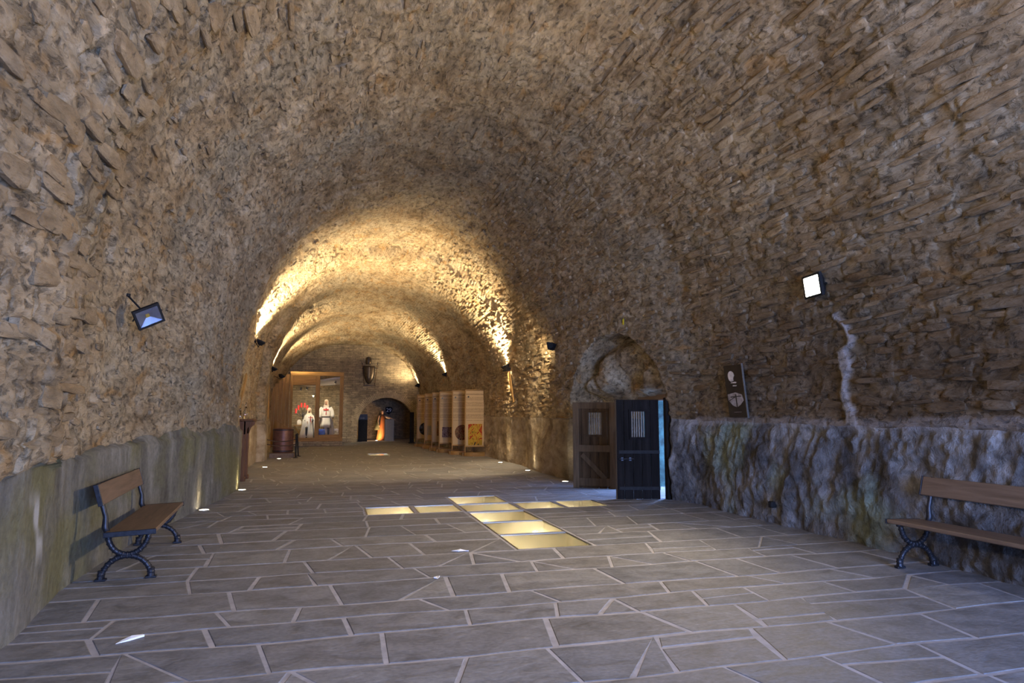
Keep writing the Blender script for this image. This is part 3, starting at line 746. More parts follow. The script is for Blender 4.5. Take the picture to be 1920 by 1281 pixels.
# ------------------------------------------------------------------ benches
def bench(loc, rz, label, L=2.05, foot=.92):
    t = empty('park_bench', loc, rz, label, 'bench', 'plank benches with cast iron ends')     # faces local +x, long along y
    MB().box((.03, 0, .455), (.44, L, .04), (0, math.radians(-2), 0), bev=.008).build('seat', BENCHW, t)
    bk = MB(); bk.box((-.255, 0, .815), (.032, L, .20), (0, math.radians(-16), 0), bev=.006); bo = bk.build('backrest', BENCHW, t)
    for sy in (-1, 1):
        MB().box((.03, sy*(L/2+.008), .452), (.45, .018, .05), (0, math.radians(-2), 0), bev=.004).build('end_trim', IRON, t)
        MB().box((-.255, sy*(L/2+.008), .815), (.045, .018, .21), (0, math.radians(-16), 0), bev=.004).build('end_trim', IRON, t)
        y = sy*foot; fm = MB()
        lo = [(.21*math.cos(a), y, .02+.205*math.sin(a)) for a in np.linspace(0, PI, 15)]
        up = [(.175*math.cos(a), y, .435-.20*math.sin(a)) for a in np.linspace(0, PI, 15)]
        fm.tube(lo, [.031]+[.025]*13+[.031], 10); fm.tube(up, .025, 10)
        fm.tube([(.22, y, .432), (-.2, y, .432)], .016, 8)
        fm.tube([(-.175, y, .435), (-.205, y, .50), (-.205, y, .60), (-.235, y, .70), (-.275, y, .83), (-.285, y, .915)], [.028, .030, .023, .022, .020, .018], 10)
        for cpts in (lo, up):                                   # cast rings along the arms
            for q in range(1, 14):
                p = Vector(cpts[q]); dr = (Vector(cpts[q+1])-Vector(cpts[q-1])).normalized()*.006
                fm.tube([p-dr, p+dr], .030, 10)
        fo = fm.build('end_frame', IRON, t, True)
        for x in (.215, -.215):
            f2 = MB(); f2.box((x, y, .012), (.10, .06, .024), bev=.006); f2.lathe([(.034,.02),(.03,.05),(.034,.06),(.028,.08),(.032,.09),(.025,.10)], 10, (x, y, 0)); f2.build('foot', IRON, fo)
        for z, x in ((.77, -.232), (.86, -.258)):
            MB().lathe([(.012, 0), (.008, .006)], 8, M=Matrix.Translation((x, y, z)) @ Matrix.Rotation(PI/2-.25, 4, 'Y')).build('bolt', STEEL, bo)
    return t
bench((-1.96, 8.25, .008), math.radians(4.5), 'wooden bench against the mossy left wall, seen from its end')
bench((5.93, 4.86, .008), PI, 'wooden bench cut by the right edge, along the grey bedrock')

# ------------------------------------------------------------------ floodlights
def aim(o, d): o.rotation_euler = Vector(d).to_track_quat('-Z', 'Y').to_euler()
def flood(loc, d, label, on=True, energy=300, size=.24, cone=120, lens=None, wall=None, roll=0, blend=.8, col=WARM):
    t = empty('floodlight', loc, 0, label, 'floodlight', 'wall mounted floodlights'); h = size
    q = (Vector(d).to_track_quat('-Z', 'Y').to_matrix() @ Matrix.Rotation(roll, 3, 'Z')).to_4x4()     # local -z is the beam
    hs = MB(); f1 = [(-h*.55,-h*.45),(h*.55,-h*.45),(h*.55,h*.45),(-h*.55,h*.45)]
    rings = [[(x, y, -.02) for x, y in f1], [(x*1.0, y*1.0, .02) for x, y in f1], [(x*.6, y*.6, .09) for x, y in f1], [(x*.45, y*.45, .12) for x, y in f1]]
    hs.loft(rings, cap=False); hs.f.append((12, 13, 14, 15))
    for k in range(4):                                   # rim of the face
        a, b = f1[k], f1[(k+1) % 4]
        hs.add([(*a, -.02), (*b, -.02), (b[0]*.84, b[1]*.8, -.022), (a[0]*.84, a[1]*.8, -.022)], [(0, 1, 2, 3)])
    ho = hs.build('housing', BLACK, t); ho.matrix_local = q
    if on:
        ls = MB(); ls.add([(x*.84, y*.8, -.015) for x, y in f1], [(0, 1, 2, 3)]); lo = ls.build('lens', lens or LIT, t); lo.matrix_local = q
    else:
        rf_ = MB(); ip = [(x*.84, y*.8, -.016) for x, y in f1]; c_ = [(x*.14, y*.14, .03) for x, y in f1]
        rf_.add(ip+c_, [(k, (k+1) % 4, 4+(k+1) % 4, 4+k) for k in range(4)]); r_ = rf_.build('reflector', REFL, t); r_.matrix_local = q
        ch = MB().box((0, 0, .028), (h*.15, h*.15, .006)).build('led_chip', AMBER, t); ch.matrix_local = q
        gl = MB().box((0, 0, -.018), (h*.9, h*.7, .004)).build('lens', LAMPGLASS, t); gl.matrix_local = q
    br = MB(); 
    if wall is not None:
        w = Vector(wall)-Vector(loc); b0 = q @ Vector((-h*.6, 0, .03)); b1 = q @ Vector((h*.6, 0, .03)); back = q @ Vector((0, 0, .18))
        br.tube([b0, (b0+back)/2+(b0-b1)*.1, back], .009, 6); br.tube([b1, (b1+back)/2+(b1-b0)*.1, back], .009, 6); br.tube([back, back*.4+w*.6, w], .012, 6)
        br.lathe([(.035, -.015), (.035, .015)], 10, tuple(w)); br.build('bracket', BLACK, t)
    if on:
        l = bpy.data.lights.new('floodlight_lamp', 'SPOT'); l.energy = energy; l.color = col; l.spot_size = math.radians(cone); l.spot_blend = blend; l.shadow_soft_size = .06
        o = bpy.data.objects.new('floodlight_lamp', l); COL.objects.link(o); o.parent = t
        o.location = Vector(d).normalized()*.06; aim(o, d)
    return t
flood((6.08, 7.29, 3.28), (-1, .10, -.12), 'brightest floodlight, glaring from the right wall above the benches', True, FLOOD_W, .34, 140, LITBIG, (wall_x(1, 7.29, 3.3)+.02, 7.29, 3.3), col=(1, .80, .54))
flood((-2.10, 8.42, 2.72), (.55, -.75, -.42), 'unlit floodlight with amber chip on left wall above the bench', False, wall=(wall_x(-1, 8.55, 2.98)+.01, 8.55, 2.98), size=.27, roll=-.55)
flood((5.28, 15.9, 3.30), (-.65, .85, -.22), 'small floodlight turned away, left above the side doors', True, 700, .22, 130, None, (wall_x(1, 16.0, 3.3), 16.0, 3.3))
flood((-1.95, .6, 3.25), (.75, .55, .55), 'assumed floodlight on left wall behind the viewer, aimed at the vault', True, 560, .26, 140, None, (wall_x(-1, .6, 3.3), .6, 3.3), col=(1, .76, .48))  # assumed lamp out of view, added to brighten the near right vault
flood((5.95, .2, 3.25), (-.8, .45, .35), 'assumed floodlight on right wall behind the viewer, aimed at the vault', True, 430, .26, 140, None, (wall_x(1, .2, 3.3), .2, 3.3), col=(1, .74, .44))  # also assumed and unseen, added for warm light on the near left vault
for (x, y, z, dx, dz, dy, lab, e) in (
    (-2.12, 20.7, 3.72, .42, 1, .02, 'uplighter on left wall above the dark wooden console', 1500),
    (-2.30, 27.8, 3.40, .50, 1, .0, 'uplighter on left wall above the brown barrel', 800),
    (-2.40, 33.0, 3.38, .55, 1, .3, 'uplighter on left wall by the corner of the glass display case', 700),
    (5.40, 21.0, 3.16, -.50, 1, .02, 'uplighter on right wall beyond the side doors', 1500),
    (4.95, 30.6, 3.45, -.50, 1, .1, 'uplighter on right wall over the row of banner panels', 800),
    (4.52, 37.4, 3.20, -.6, 1, .3, 'uplighter at the right corner of the far end wall', 240)):
    flood((x, y, z), (dx, dy, dz), lab, True, e*1.35, .26, 125, None, (wall_x(1 if x > 0 else -1, y, z), y, z), blend=.9)
flood((5.38, 20.7, 2.98), (.12, .05, -1), 'downlighter hung under the uplighter on the right wall', True, 150, .18, 80, None, (wall_x(1, 20.7, 3.05), 20.7, 3.05))

# floor uplights
for k, (x, y, tx, lab) in enumerate((
    (-2.02, 12.12, -1, 'floor uplight beyond the left bench, nearest of the left row'), (-1.80, 15.06, -1, 'floor uplight by the bulge of the left wall before the console'),
    (-1.92, 21.17, -1, 'floor uplight beyond the dark wooden console on the left'), (-1.80, 24.9, -1, 'floor uplight at the foot of the brown barrel'),
    (5.30, 14.92, 1, 'floor uplight beside the open brown door leaf'), (5.30, 18.04, 1, 'middle floor uplight of the right row beyond the doors'), (5.30, 21.19, 1, 'floor uplight nearest the banner panels on the right'))):
    t = empty('floor_uplight', (x, y, .008), 0, lab, 'uplight', 'round uplights let into the floor')
    MB().lathe([(.10, -.03), (.10, .008), (.085, .012), (.08, .004)], 20, cap=False).build('ring', STEEL, t)
    MB().lathe([(.08, .0), (.07, .008), (.001, .010)], 20, cap=False).build('lens', LITSMALL, t, True)
    l = bpy.data.lights.new('uplight_lamp', 'SPOT'); l.energy = 16; l.color = (1, .82, .5); l.spot_size = math.radians(46); l.spot_blend = .7; l.shadow_soft_size = .04
    o = bpy.data.objects.new('uplight_lamp', l); COL.objects.link(o); o.parent = t; o.location = (0, 0, .03); aim(o, (tx*.42, .12, 1))
t = empty('floor_uplight', (2.48, 39.7, .0), 0, 'orange floor uplight at the feet of the robed figure under the arch', 'uplight')
MB().lathe([(.09, .0), (.09, .03), (.07, .035)], 16).build('ring', STEEL, t); MB().lathe([(.07, .036), (.001, .042)], 16, cap=False).build('lens', LITSMALL, t)
ch_l.energy = 150; ch_l.color = (1, .60, .30); ch_l.spot_size = math.radians(120); ch_l.spot_blend = .6; ch_l.shadow_soft_size = .05
o = bpy.data.objects.new('uplight_lamp', ch_l); COL.objects.link(o); o.parent = t; o.location = (0, 0, .06); aim(o, (-.25, 1, .6))

# tapered wooden boards fixed to the walls under the lamps
def board(p0, p1, w0, w1, label):
    p0, p1 = Vector(p0), Vector(p1); d = p1-p0; L = d.length
    t = MB(); n = Vector((1, 0, 0)) if p0.x < 1 else Vector((-1, 0, 0)); u = d.normalized(); s_ = u.cross(n).normalized(); n = s_.cross(u)
    pts = []
    for (f, w) in ((0, w0), (1, w1)):
        for (a, b) in ((-1, -.5), (1, -.5), (1, .5), (-1, .5)): pts.append(tuple(d*f + s_*a*w/2 + n*b*.04))
    t.add(pts, [(0,1,2,3)[::-1], (4,5,6,7), (0,1,5,4), (1,2,6,5), (2,3,7,6), (3,0,4,7)])
    for f in (.2, .8): t.lathe([(.014, 0), (.008, .012)], 8, M=Matrix.Translation(d*f + n*.02) @ n.to_track_quat('Z', 'Y').to_matrix().to_4x4())
    o = t.build('wall_board', OAK); o.location = p0; tag(o, label, 'board', 'tapered wooden boards fixed to the walls')
def wb(side, y, z): return (wall_x(side, y, z) - side*.05, y, z)
board(wb(-1, 18.2, 1.70), (wall_x(-1, 18.9, 2.62)+.10, 18.9, 2.62), .10, .16, 'tapered wooden board on the left wall above the console')
board(wb(-1, 24.7, 1.45), (wall_x(-1, 25.2, 2.65)+.12, 25.2, 2.65), .20, .26, 'wide leaning wooden board on the left pier by the barrel')
board(wb(1, 20.3, 1.95), (wall_x(1, 20.6, 2.92)-.08, 20.6, 2.92), .07, .22, 'tapered wooden board lit below the right wall downlighter')

# ------------------------------------------------------------------ framed poster, socket, marker, papers
px = wall_x(1, 9.3, 2.0)-.07
t = empty('wall_poster', (px, 9.33, 1.54), 0, 'dark leaning poster with pale moon and cross on the right wall', 'poster')
t.rotation_euler = (0, math.radians(-6), math.radians(2))
MB().box((0, 0, .42), (.025, .47, .84), bev=.003).build('panel', DARKP, t)
MB().box((-.005, -.24, .42), (.03, .012, .86)).build('edge_strip', STEEL, t)
def flatp(pts, name, mat, off): # pts (y,z) on the face, seen from -x
    m_ = MB(); n_ = len(pts); m_.add([(-.0135-off, y, z) for y, z in pts]+[(-.0125, y, z) for y, z in pts], [tuple(range(n_)), tuple(range(2*n_-1, n_-1, -1))]+[(i, i+n_, (i+1) % n_+n_, (i+1) % n_) for i in range(n_)]); return m_.build(name, mat, t)
rp = random.Random(9)
flatp([(.06+.085*math.cos(a), .66+.085*math.sin(a)) for a in np.linspace(0, 2*PI, 22)[:-1]], 'moon_print', WHITEP, .0002)
flatp([(.10, .55), (-.04, .545), (-.07, .56), (-.03, .57), (.06, .565)], 'cloud_print', WHITEP, .0002)
flatp([(.05, .50), (-.05, .498), (-.06, .512), (.04, .515)], 'cloud_print', WHITEP, .0002)
flatp([(.015, .60), (-.06, .605), (-.05, .64), (-.02, .665), (0, .64)], 'ruin_print', DARKP, .0005)
flatp([(.21, .37), (.0, .40), (-.16, .36), (-.19, .27), (-.10, .20), (.0, .16), (.10, .19), (.20, .27)], 'glow_print', GREYP, .0002)
flatp([(.14, .335), (-.14, .345), (-.14, .33), (.14, .318)], 'cross_arm_print', DARKP, .0006)
flatp([(.012, .37), (-.018, .37), (-.022, .13), (.006, .13)], 'cross_stem_print', DARKP, .0006)
flatp([(.20, .27), (.02, .33), (.02, .318), (.20, .255)], 'branch_print', DARKP, .0006)
flatp([(.09, .085), (-.10, .088), (-.10, .082), (.09, .079)], 'caption_print', GREYP, .0003)
t = empty('wall_socket', (wall_x(1, 8.47, .29)-.03, 8.47, .29), 0, 'small black socket box low on the right bedrock', 'socket')
MB().box((0, 0, 0), (.09, .085, .09), bev=.01).build('box', BLACK, t); MB().lathe([(.03, 0), (.03, .006), (.024, .008)], 12, M=Matrix.Translation((-.045, 0, 0)) @ Matrix.Rotation(-PI/2, 4, 'Y')).build('cover', IRON, t)
mk = MB(); mk.add([(0,0,0),(.0,.05,.01),(.004,.06,.12),(.004,.01,.13),(.012,0,0),(.012,.05,.01),(.016,.06,.12),(.016,.01,.13)], [(0,3,2,1),(4,5,6,7),(0,1,5,4),(1,2,6,5),(2,3,7,6),(3,0,4,7)])
o = mk.build('marker_tape', YELLOW); o.location = (wall_x(1, 12.6, 3.50)-.03, 12.6, 3.44); tag(o, 'bright yellow marker scrap above the side doorway arch', 'marker')
def scrap(loc, rz, pts, lab):
    m_ = MB(); n_ = len(pts); m_.add([(x, y, .001) for x, y, z in pts]+[(x, y, .003+z) for x, y, z in pts], [tuple(range(n_))[::-1], tuple(n_+k for k in range(n_))]+[(k, (k+1) % n_, (k+1) % n_+n_, k+n_) for k in range(n_)])
    o = m_.build('paper_scrap', PAPER); o.location = loc; o.rotation_euler = (0, 0, rz); tag(o, lab, 'paper', 'paper scraps lying on the floor')
scrap((-1.34, 5.40, .009), .3, [(-.09,-.04,0),(-.01,-.02,.01),(.03,.0,.004),(.09,.03,.012),(.08,.06,.01),(.01,.03,.02),(-.05,.0,.008)], 'white paper scrap on the flags left, in the foreground')
scrap((1.47, 7.80, .009), -.2, [(-.10,.0,0),(-.02,-.03,.01),(.04,-.01,.0),(.10,-.03,.01),(.09,.0,.0),(.0,.03,.015)], 'white paper scrap on the flags short of the glass cross')
scrap((1.02, 6.62, .009), 1.2, [(-.05,-.02,0),(.04,-.02,.008),(.05,.01,.0),(-.03,.025,.01)], 'tiny white paper scrap on the middle flags')

# ------------------------------------------------------------------ banner panels
PICS = [('square', picture_mat('red_gold_painting', [(.0,(.03,.03,.04)),(.36,(.45,.26,.03)),(.46,(.62,.36,.04)),(.54,(.42,.05,.02)),(.62,(.55,.10,.02)),(.70,(.05,.03,.03))], 5)),
        ('circle', picture_mat('dark_round_painting', [(.0,(.05,.02,.015)),(.45,(.16,.035,.02)),(.55,(.35,.22,.10)),(.62,(.05,.03,.02))], 14)),
        ('small', picture_mat('dark_crowd_painting', [(.0,(.05,.025,.03)),(.45,(.12,.05,.05)),(.58,(.45,.32,.26)),(.66,(.04,.02,.03))], 22)),
        ('column', picture_mat('brown_figure_print', [(.0,(.55,.42,.26)),(.48,(.35,.15,.05)),(.56,(.20,.08,.04)),(.62,(.55,.42,.26))], 18)),
        ('small', picture_mat('pale_map_print', [(.0,(.50,.44,.34)),(.5,(.38,.36,.33)),(.6,(.52,.40,.26)),(.7,(.45,.40,.34))], 16)),
        ('circle', picture_mat('blue_landscape_print', [(.0,(.02,.02,.02)),(.45,(.03,.03,.03)),(.55,(.16,.20,.36)),(.62,(.20,.24,.40))], 3))]
blab = ['nearest banner panel with red and gold painting', 'second banner panel with dark round painting', 'third banner panel with small dark crowd picture', 'fourth banner panel with brown figures at its right', 'fifth banner panel with a small pale map', 'farthest banner panel with blue round picture']
for k, (x, y, rz) in enumerate(((4.80, 24.75, .0), (4.50, 25.85, .0), (4.22, 27.35, .0), (4.10, 28.6, .0), (4.02, 30.4, .0), (3.92, 32.4, .0))):
    w = .80; t = empty('banner_panel', (x+w/2, y, .008), rz, blab[k], 'banner', 'tall printed banner panels along the right wall')
    for sx in (-1, 1): MB().box((sx*(w/2-.02), 0, 1.30), (.04, .05, 2.40), bev=.006).build('post', OAK, t)
    for z in (2.48, .36): MB().box((0, 0, z), (w-.08, .04, .045), bev=.005).build('rail', OAKX, t)
    MB().box((0, -.012, 1.42), (w-.085, .016, 2.06)).build('print', CANVAS, t)
    kind, pm = PICS[k]; q = MB()
    if kind == 'square': q.box((-.0, -.024, .80), (.54, .008, .80))
    elif kind == 'circle': q.prism([(.28*math.cos(a), .85+.30*math.sin(a)) for a in np.linspace(0, 2*PI, 26)[:-1]], -.028, -.020)
    elif kind == 'small': q.box((-.04, -.024, .82), (.46, .008, .42))
    else: q.box((-.05, -.024, .95), (.25, .008, .62))
    q.build('picture', pm, t)
    q = MB(); q.box((-w/2+.13, -.022, 2.22-.0), (.06, .006, .06)); q.build('initial', DARKP, t)
    bs = MB(); bs.prism([(-w/2-.08, 0), (w/2+.08, 0), (w/2+.08, .12), (-w/2-.08, .12)], .02, .26)
    n_ = 14; arc = [(w/2*1.1*math.cos(a), -.30*math.sin(a)) for a in np.linspace(0, PI, n_)]
    bs.add([(x_, y_, 0) for x_, y_ in arc]+[(x_, y_, .14) for x_, y_ in arc], [tuple(range(n_)), tuple(range(2*n_-1, n_-1, -1))]+[(i, i+n_, (i+1) % n_+n_, (i+1) % n_) for i in range(n_)])
    bs.build('base', OAKX, t)
t = empty('dark_panel', (4.12, 36.2, .008), 0, 'narrow black panel standing beside the arched doorway', 'panel')
MB().box((0, 0, .85), (.22, .05, 1.62), bev=.006).build('board', BLACK, t); MB().box((0, 0, .02), (.34, .26, .04), bev=.006).build('base', BLACK, t)

# ------------------------------------------------------------------ dark console with glass vessels, left wall
t = empty('wooden_console', (-2.09, 17.3, .008), 0, 'tall dark wooden console with bracketed top against the left wall', 'console')
for y in (-.32, .34):
    MB().box((-.03, y, .74), (.24, .07, 1.34), bev=.008).build('side_board', DKWOOD, t)
    MB().box((-.03, y, .05), (.30, .11, .10), bev=.01).build('foot', DKWOOD, t)
    MB().prism([(.09, 1.10), (.13, 1.25), (.22, 1.33), (.22, 1.41), (.05, 1.41), (.05, 1.10)], y-.035, y+.035).build('bracket', DKWOOD, t)
MB().box((-.12, .01, .75), (.03, .60, 1.25)).build('back_board', DKWOOD, t)
MB().box((.03, .01, 1.435), (.46, .90, .05), bev=.012).build('top', DKWOOD, t)
def vessel(loc, prof, lab, stopper):
    t = empty('glass_vessel', loc, 0, lab, 'glass jar', 'glass vessels on the console')
    MB().lathe(prof, 18, cap=True).build('body', CLEAR, t, True)
    MB().lathe(stopper, 14).build('stopper', CLEAR, t, True)
vessel((-2.16, 17.15, 1.468), [(.04,0),(.055,.02),(.05,.12),(.02,.16),(.02,.20)], 'shorter glass vessel nearer on the console top', [(.015,.20),(.03,.21),(.02,.24),(.004,.26)])
vessel((-2.08, 17.55, 1.468), [(.05,0),(.075,.03),(.07,.18),(.025,.24),(.02,.30)], 'taller stoppered glass vessel at the far end of console', [(.018,.30),(.032,.32),(.022,.36),(.004,.40)])

# ------------------------------------------------------------------ barrel, rope barrier
t = empty('display_barrel', (-1.76, 25.95, .0), 0, 'brown metal barrel on a low base by the left wall', 'barrel')
MB().lathe([(.345,.17),(.36,.22),(.365,.62),(.36,1.02),(.35,1.05),(.32,1.05),(.32,.9)], 36, cap=True).build('body', COPPER, t, True)
for z in (.24, 1.0): MB().lathe([(.366,z-.02),(.375,z-.012),(.375,z+.012),(.366,z+.02)], 36, cap=False).build('hoop', IRON, t)
MB().box((0, 0, .085), (.86, .86, .17), bev=.01).build('base', BENCHW, t)
def rope_post(loc, lab, lean=0):
    t = empty('rope_post', loc, 0, lab, 'post', 'black barrier posts'); 
    MB().tube([(0, 0, .02), (lean, 0, .80)], .026, 10).build('shaft', BLACK, t); MB().lathe([(.028,.79),(.036,.81),(.03,.84),(.005,.86)], 12, (lean,0,0)).build('cap', BLACK, t)
    MB().lathe([(.09,0),(.09,.015),(.03,.03)], 16).build('foot', BLACK, t)
rope_post((-1.27, 25.35, .008), 'black rope post in front of the barrel, nearer one')
rope_post((-1.22, 26.2, .008), 'black rope post beside the barrel, farther and leaning', -.06)
def rope(pts, lab):
    m_ = MB(); p0, p1, sag = Vector(pts[0]), Vector(pts[1]), pts[2]; q = []
    for k in range(15):
        f = k/14; p = p0.lerp(p1, f); p.z -= sag*4*f*(1-f); q.append(p-p0)
    m_.tube(q, .017, 8); o = m_.build('barrier_rope', ROPE, None, True); o.location = p0; tag(o, lab, 'rope', 'ropes hung round the barrel')
rope(((-1.28, 25.36, .68), (wall_x(-1, 25.15, .7)+.03, 25.15, .70), .09), 'upper dark rope sagging across the front of the barrel')
rope(((-1.28, 25.36, .50), (wall_x(-1, 25.15, .55)+.03, 25.15, .53), .07), 'lower dark rope sagging across the front of the barrel')

# ------------------------------------------------------------------ figures
def body(name, parent, joints, edges, radii, mat):
    me = bpy.data.meshes.new(name); me.from_pydata(joints, edges, []); o = bpy.data.objects.new(name, me); COL.objects.link(o); o.parent = parent
    me.skin_vertices.new() if hasattr(me.skin_vertices, 'new') and not me.skin_vertices else None
    o.modifiers.new('skin', 'SKIN'); sm = o.modifiers.new('sub', 'SUBSURF'); sm.levels = 1; sm.render_levels = 1
    if not me.skin_vertices:
        bpy.context.view_layer.objects.active = o; bpy.context.view_layer.update()
    for i, r in enumerate(radii):
        sv = me.skin_vertices[0].data[i]; sv.radius = (r, r); sv.use_root = (i == 0)
    me.materials.append(mat); return o
def ell(cx, cy, z, rx, ry, n=20, wav=0, ph=0, k=6):
    return [(cx+rx*(1+wav*math.sin(k*a+ph))*math.cos(a), cy+ry*(1+wav*math.sin(k*a+ph))*math.sin(a), z) for a in [2*PI*q/n for q in range(n)]]
def head(parent, c, s, coif, hair=None):
    h = MB(); R = []
    for (z, rx, ry) in ((-.115,.03,.035),(-.10,.05,.06),(-.06,.065,.082),(0,.075,.095),(.05,.077,.098),(.09,.062,.08),(.115,.03,.04)): R.append(ell(c[0], c[1], c[2]+z*s, rx*s, ry*s, 16))
    h.loft(R); h.add([(c[0]-.012*s, c[1]-.09*s, c[2]+.01*s), (c[0]+.012*s, c[1]-.09*s, c[2]+.01*s), (c[0], c[1]-.092*s, c[2]+.035*s), (c[0], c[1]-.125*s, c[2]-.008*s), (c[0], c[1]-.09*s, c[2]-.02*s)], [(0,3,2),(3,1,2),(0,4,3),(4,1,3)])
    for sx in (-1, 1): h.lathe([(.006,-.02),(.014,0),(.006,.02)], 6, (c[0]+sx*.078*s, c[1], c[2]))
    f = h.build('head', SKIN, parent, True)
    for sx in (-1, 1): MB().lathe([(.003,-.01),(.011,0),(.003,.01)], 8, (c[0]+sx*.03*s, c[1]-.088*s, c[2]+.012*s)).build('eye', BLACK, f)
    MB().box((c[0], c[1]-.084*s, c[2]-.05*s), (.045*s, .012, .01)).build('mouth', RED, f)
    if coif:
        q = MB(); ring = []
        for (z, rx, ry, oy) in ((-.19,.15,.12,.02),(-.12,.10,.10,.02),(-.05,.087,.10,.025),(.03,.09,.10,.02),(.08,.08,.09,.01),(.12,.05,.055,.0),(.132,.012,.012,.0)):
            ring.append([p for p in ell(c[0], c[1]+oy*s, c[2]+z*s, rx*s, ry*s, 20)])
        V = [p for r in ring for p in r]; F = []
        for i in range(len(ring)-1):
            for k in range(20):
                a = 2*PI*(k+.5)/20
                if 1 <= i <= 3 and abs(a-1.5*PI) < .62: continue      # face opening
                F.append((i*20+k, i*20+(k+1) % 20, (i+1)*20+(k+1) % 20, (i+1)*20+k))
        q.add(V, F); q.build('coif', coif, parent, True)
def hand(parent, p, s, name='hand'):
    m_ = MB(); m_.loft([ell(p[0], p[1], p[2]-z*s, rx*s, ry*s, 10) for z, rx, ry in ((0,.022,.028),(.04,.022,.042),(.085,.018,.04))])
    for k, L in enumerate((.07, .08, .075, .06)):
        y = p[1]+(-.03+.02*k)*s; m_.tube([(p[0], y, p[2]-.08*s), (p[0]+.006, y, p[2]-(.08+L*.6)*s), (p[0]+.018*s, y, p[2]-(.08+L)*s)], [.010*s, .009*s, .007*s], 6)
    m_.tube([(p[0], p[1]-.035*s, p[2]-.03*s), (p[0]+.01, p[1]-.06*s, p[2]-.07*s), (p[0]+.015, p[1]-.06*s, p[2]-.10*s)], [.011*s, .010*s, .008*s], 6)
    return m_.build(name, SKIN, parent, True)
def red_cross(parent, cx, y, cz, w, h):
    m_ = MB(); q = w*.10
    m_.prism([(-q*.7,-h*.6),(q*.7,-h*.6),(q*.45,h*.12-q*.5),(w*.46,h*.12-q*.9),(w*.5,h*.12+q*1.3),(q*.45,h*.12+q*.8),(q,h*.4),(-q,h*.4),(-q*.45,h*.12+q*.8),(-w*.5,h*.12+q*1.3),(-w*.46,h*.12-q*.9),(-q*.45,h*.12-q*.5)], y-.008, y+.02, Matrix.Translation((cx, 0, cz)))
    return m_.build('red_cross', RED, parent)

# standing knight
S = 1.04
t = empty('knight_mannequin', (-.36, 35.3, .335), 0, 'standing mannequin in white surcoat with red cross, in the display case', 'mannequin', 'knight mannequins in the display case')
t.scale = (1.1, 1.1, 1.1)
J = [(0,0,.92),(0,0,1.15),(0,0,1.40),(0,0,1.52),(-.20,0,1.42),(-.27,-.02,1.16),(-.27,-.12,.93),(.20,0,1.42),(.29,-.02,1.16),(.30,-.08,.92),(-.10,0,.85),(-.12,-.01,.48),(-.13,.02,.08),(-.14,-.10,.03),(.10,0,.85),(.12,-.01,.48),(.13,.02,.08),(.14,-.10,.03)]
Ed = [(0,1),(1,2),(2,3),(2,4),(4,5),(5,6),(2,7),(7,8),(8,9),(0,10),(10,11),(11,12),(12,13),(0,14),(14,15),(15,16),(16,17)]
body('body', t, J, Ed, [.14,.13,.14,.055,.075,.052,.04,.075,.052,.04,.085,.06,.045,.035,.085,.06,.045,.035], MAIL)
head(t, (0, -.01, 1.66), 1.05, simple('pale_coif', (.60,.50,.38), .7, .0, .2, 60))
tm = MB(); tm.loft([ell(0, 0, z, rx, ry, 24, wv, 0, 5) for z, rx, ry, wv in ((.50,.25,.19,.07),(.70,.225,.175,.05),(.92,.195,.155,.02),(1.02,.185,.15,.01),(1.20,.205,.155,0),(1.36,.215,.145,0),(1.45,.15,.11,0),(1.49,.08,.08,0))]); tm.build('surcoat', LINEN, t, True)
for s_ in (-1, 1):
    sl = MB(); sl.tube([(s_*.17, 0, 1.42), (s_*.25, -.01, 1.28), (s_*.285, -.03, 1.12), (s_*.29, -.09, .95)], [.085,.085,.085,.095], 14); sl.build('sleeve', LINEN, t, True)
    hand(t, (s_*.285, -.10, .93), 1)
MB().lathe([(.196,-.03),(.20,0),(.196,.03)], 24, M=Matrix.Translation((0,0,.99)) @ Matrix.Diagonal((1,.8,1,1))).build('belt', MAIL, t)
red_cross(t, 0, -.16, 1.28, .24, .32)
cp = MB(); rg = []
for z, r, y in ((.08,.40,.16),(.5,.36,.15),(1.0,.31,.11),(1.35,.27,.06),(1.48,.14,.03)):
    rg.append([(r*math.cos(a)*(1+.04*math.sin(9*a)), y+r*.6*math.sin(a)*(1+.06*math.sin(9*a)), z) for a in np.linspace(-.35, PI+.35, 26)])
cp.loft(rg, close=False); co = cp.build('cape', LINEN, t, True); co.modifiers.new('s', 'SOLIDIFY').thickness = .012

# second knight, lower, wrapped in a cape
t = empty('knight_mannequin', (-1.18, 35.1, .335), math.radians(8), 'kneeling mannequin wrapped in a long white cape, in the display case', 'mannequin', 'knight mannequins in the display case')
J = [(0,.02,.70),(0,0,.92),(0,0,1.16),(0,-.01,1.28),(-.19,0,1.18),(-.25,-.06,.94),(-.12,-.22,.86),(.19,0,1.18),(.25,-.06,.94),(.12,-.22,.86),(-.11,-.05,.62),(-.13,-.30,.55),(-.13,-.26,.10),(-.13,-.36,.04),(.11,.02,.60),(.12,-.10,.16),(.12,.22,.08),(.12,.30,.04)]
body('body', t, J, Ed, [.14,.13,.14,.055,.075,.052,.04,.075,.052,.04,.085,.065,.045,.035,.085,.065,.045,.035], MAIL)
head(t, (0, -.02, 1.42), 1.05, simple('fair_coif', (.66,.56,.40), .75, .0, .2, 60))
cp = MB(); rg = []
for z, r, y, op in ((.0,.46,.02,.30),(.25,.40,.0,.28),(.6,.34,-.01,.25),(.95,.29,-.01,.22),(1.15,.23,.0,.2),(1.26,.11,.0,.15)):
    rg.append([(r*math.cos(a)*(1+.05*math.sin(11*a)), y+r*.8*math.sin(a)*(1+.05*math.sin(11*a)), z) for a in np.linspace(-PI/2+op+.5, 1.5*PI-op+.3, 40)])
cp.loft(rg, close=False); co = cp.build('cape', LINEN, t, True); co.modifiers.new('s', 'SOLIDIFY').thickness = .014
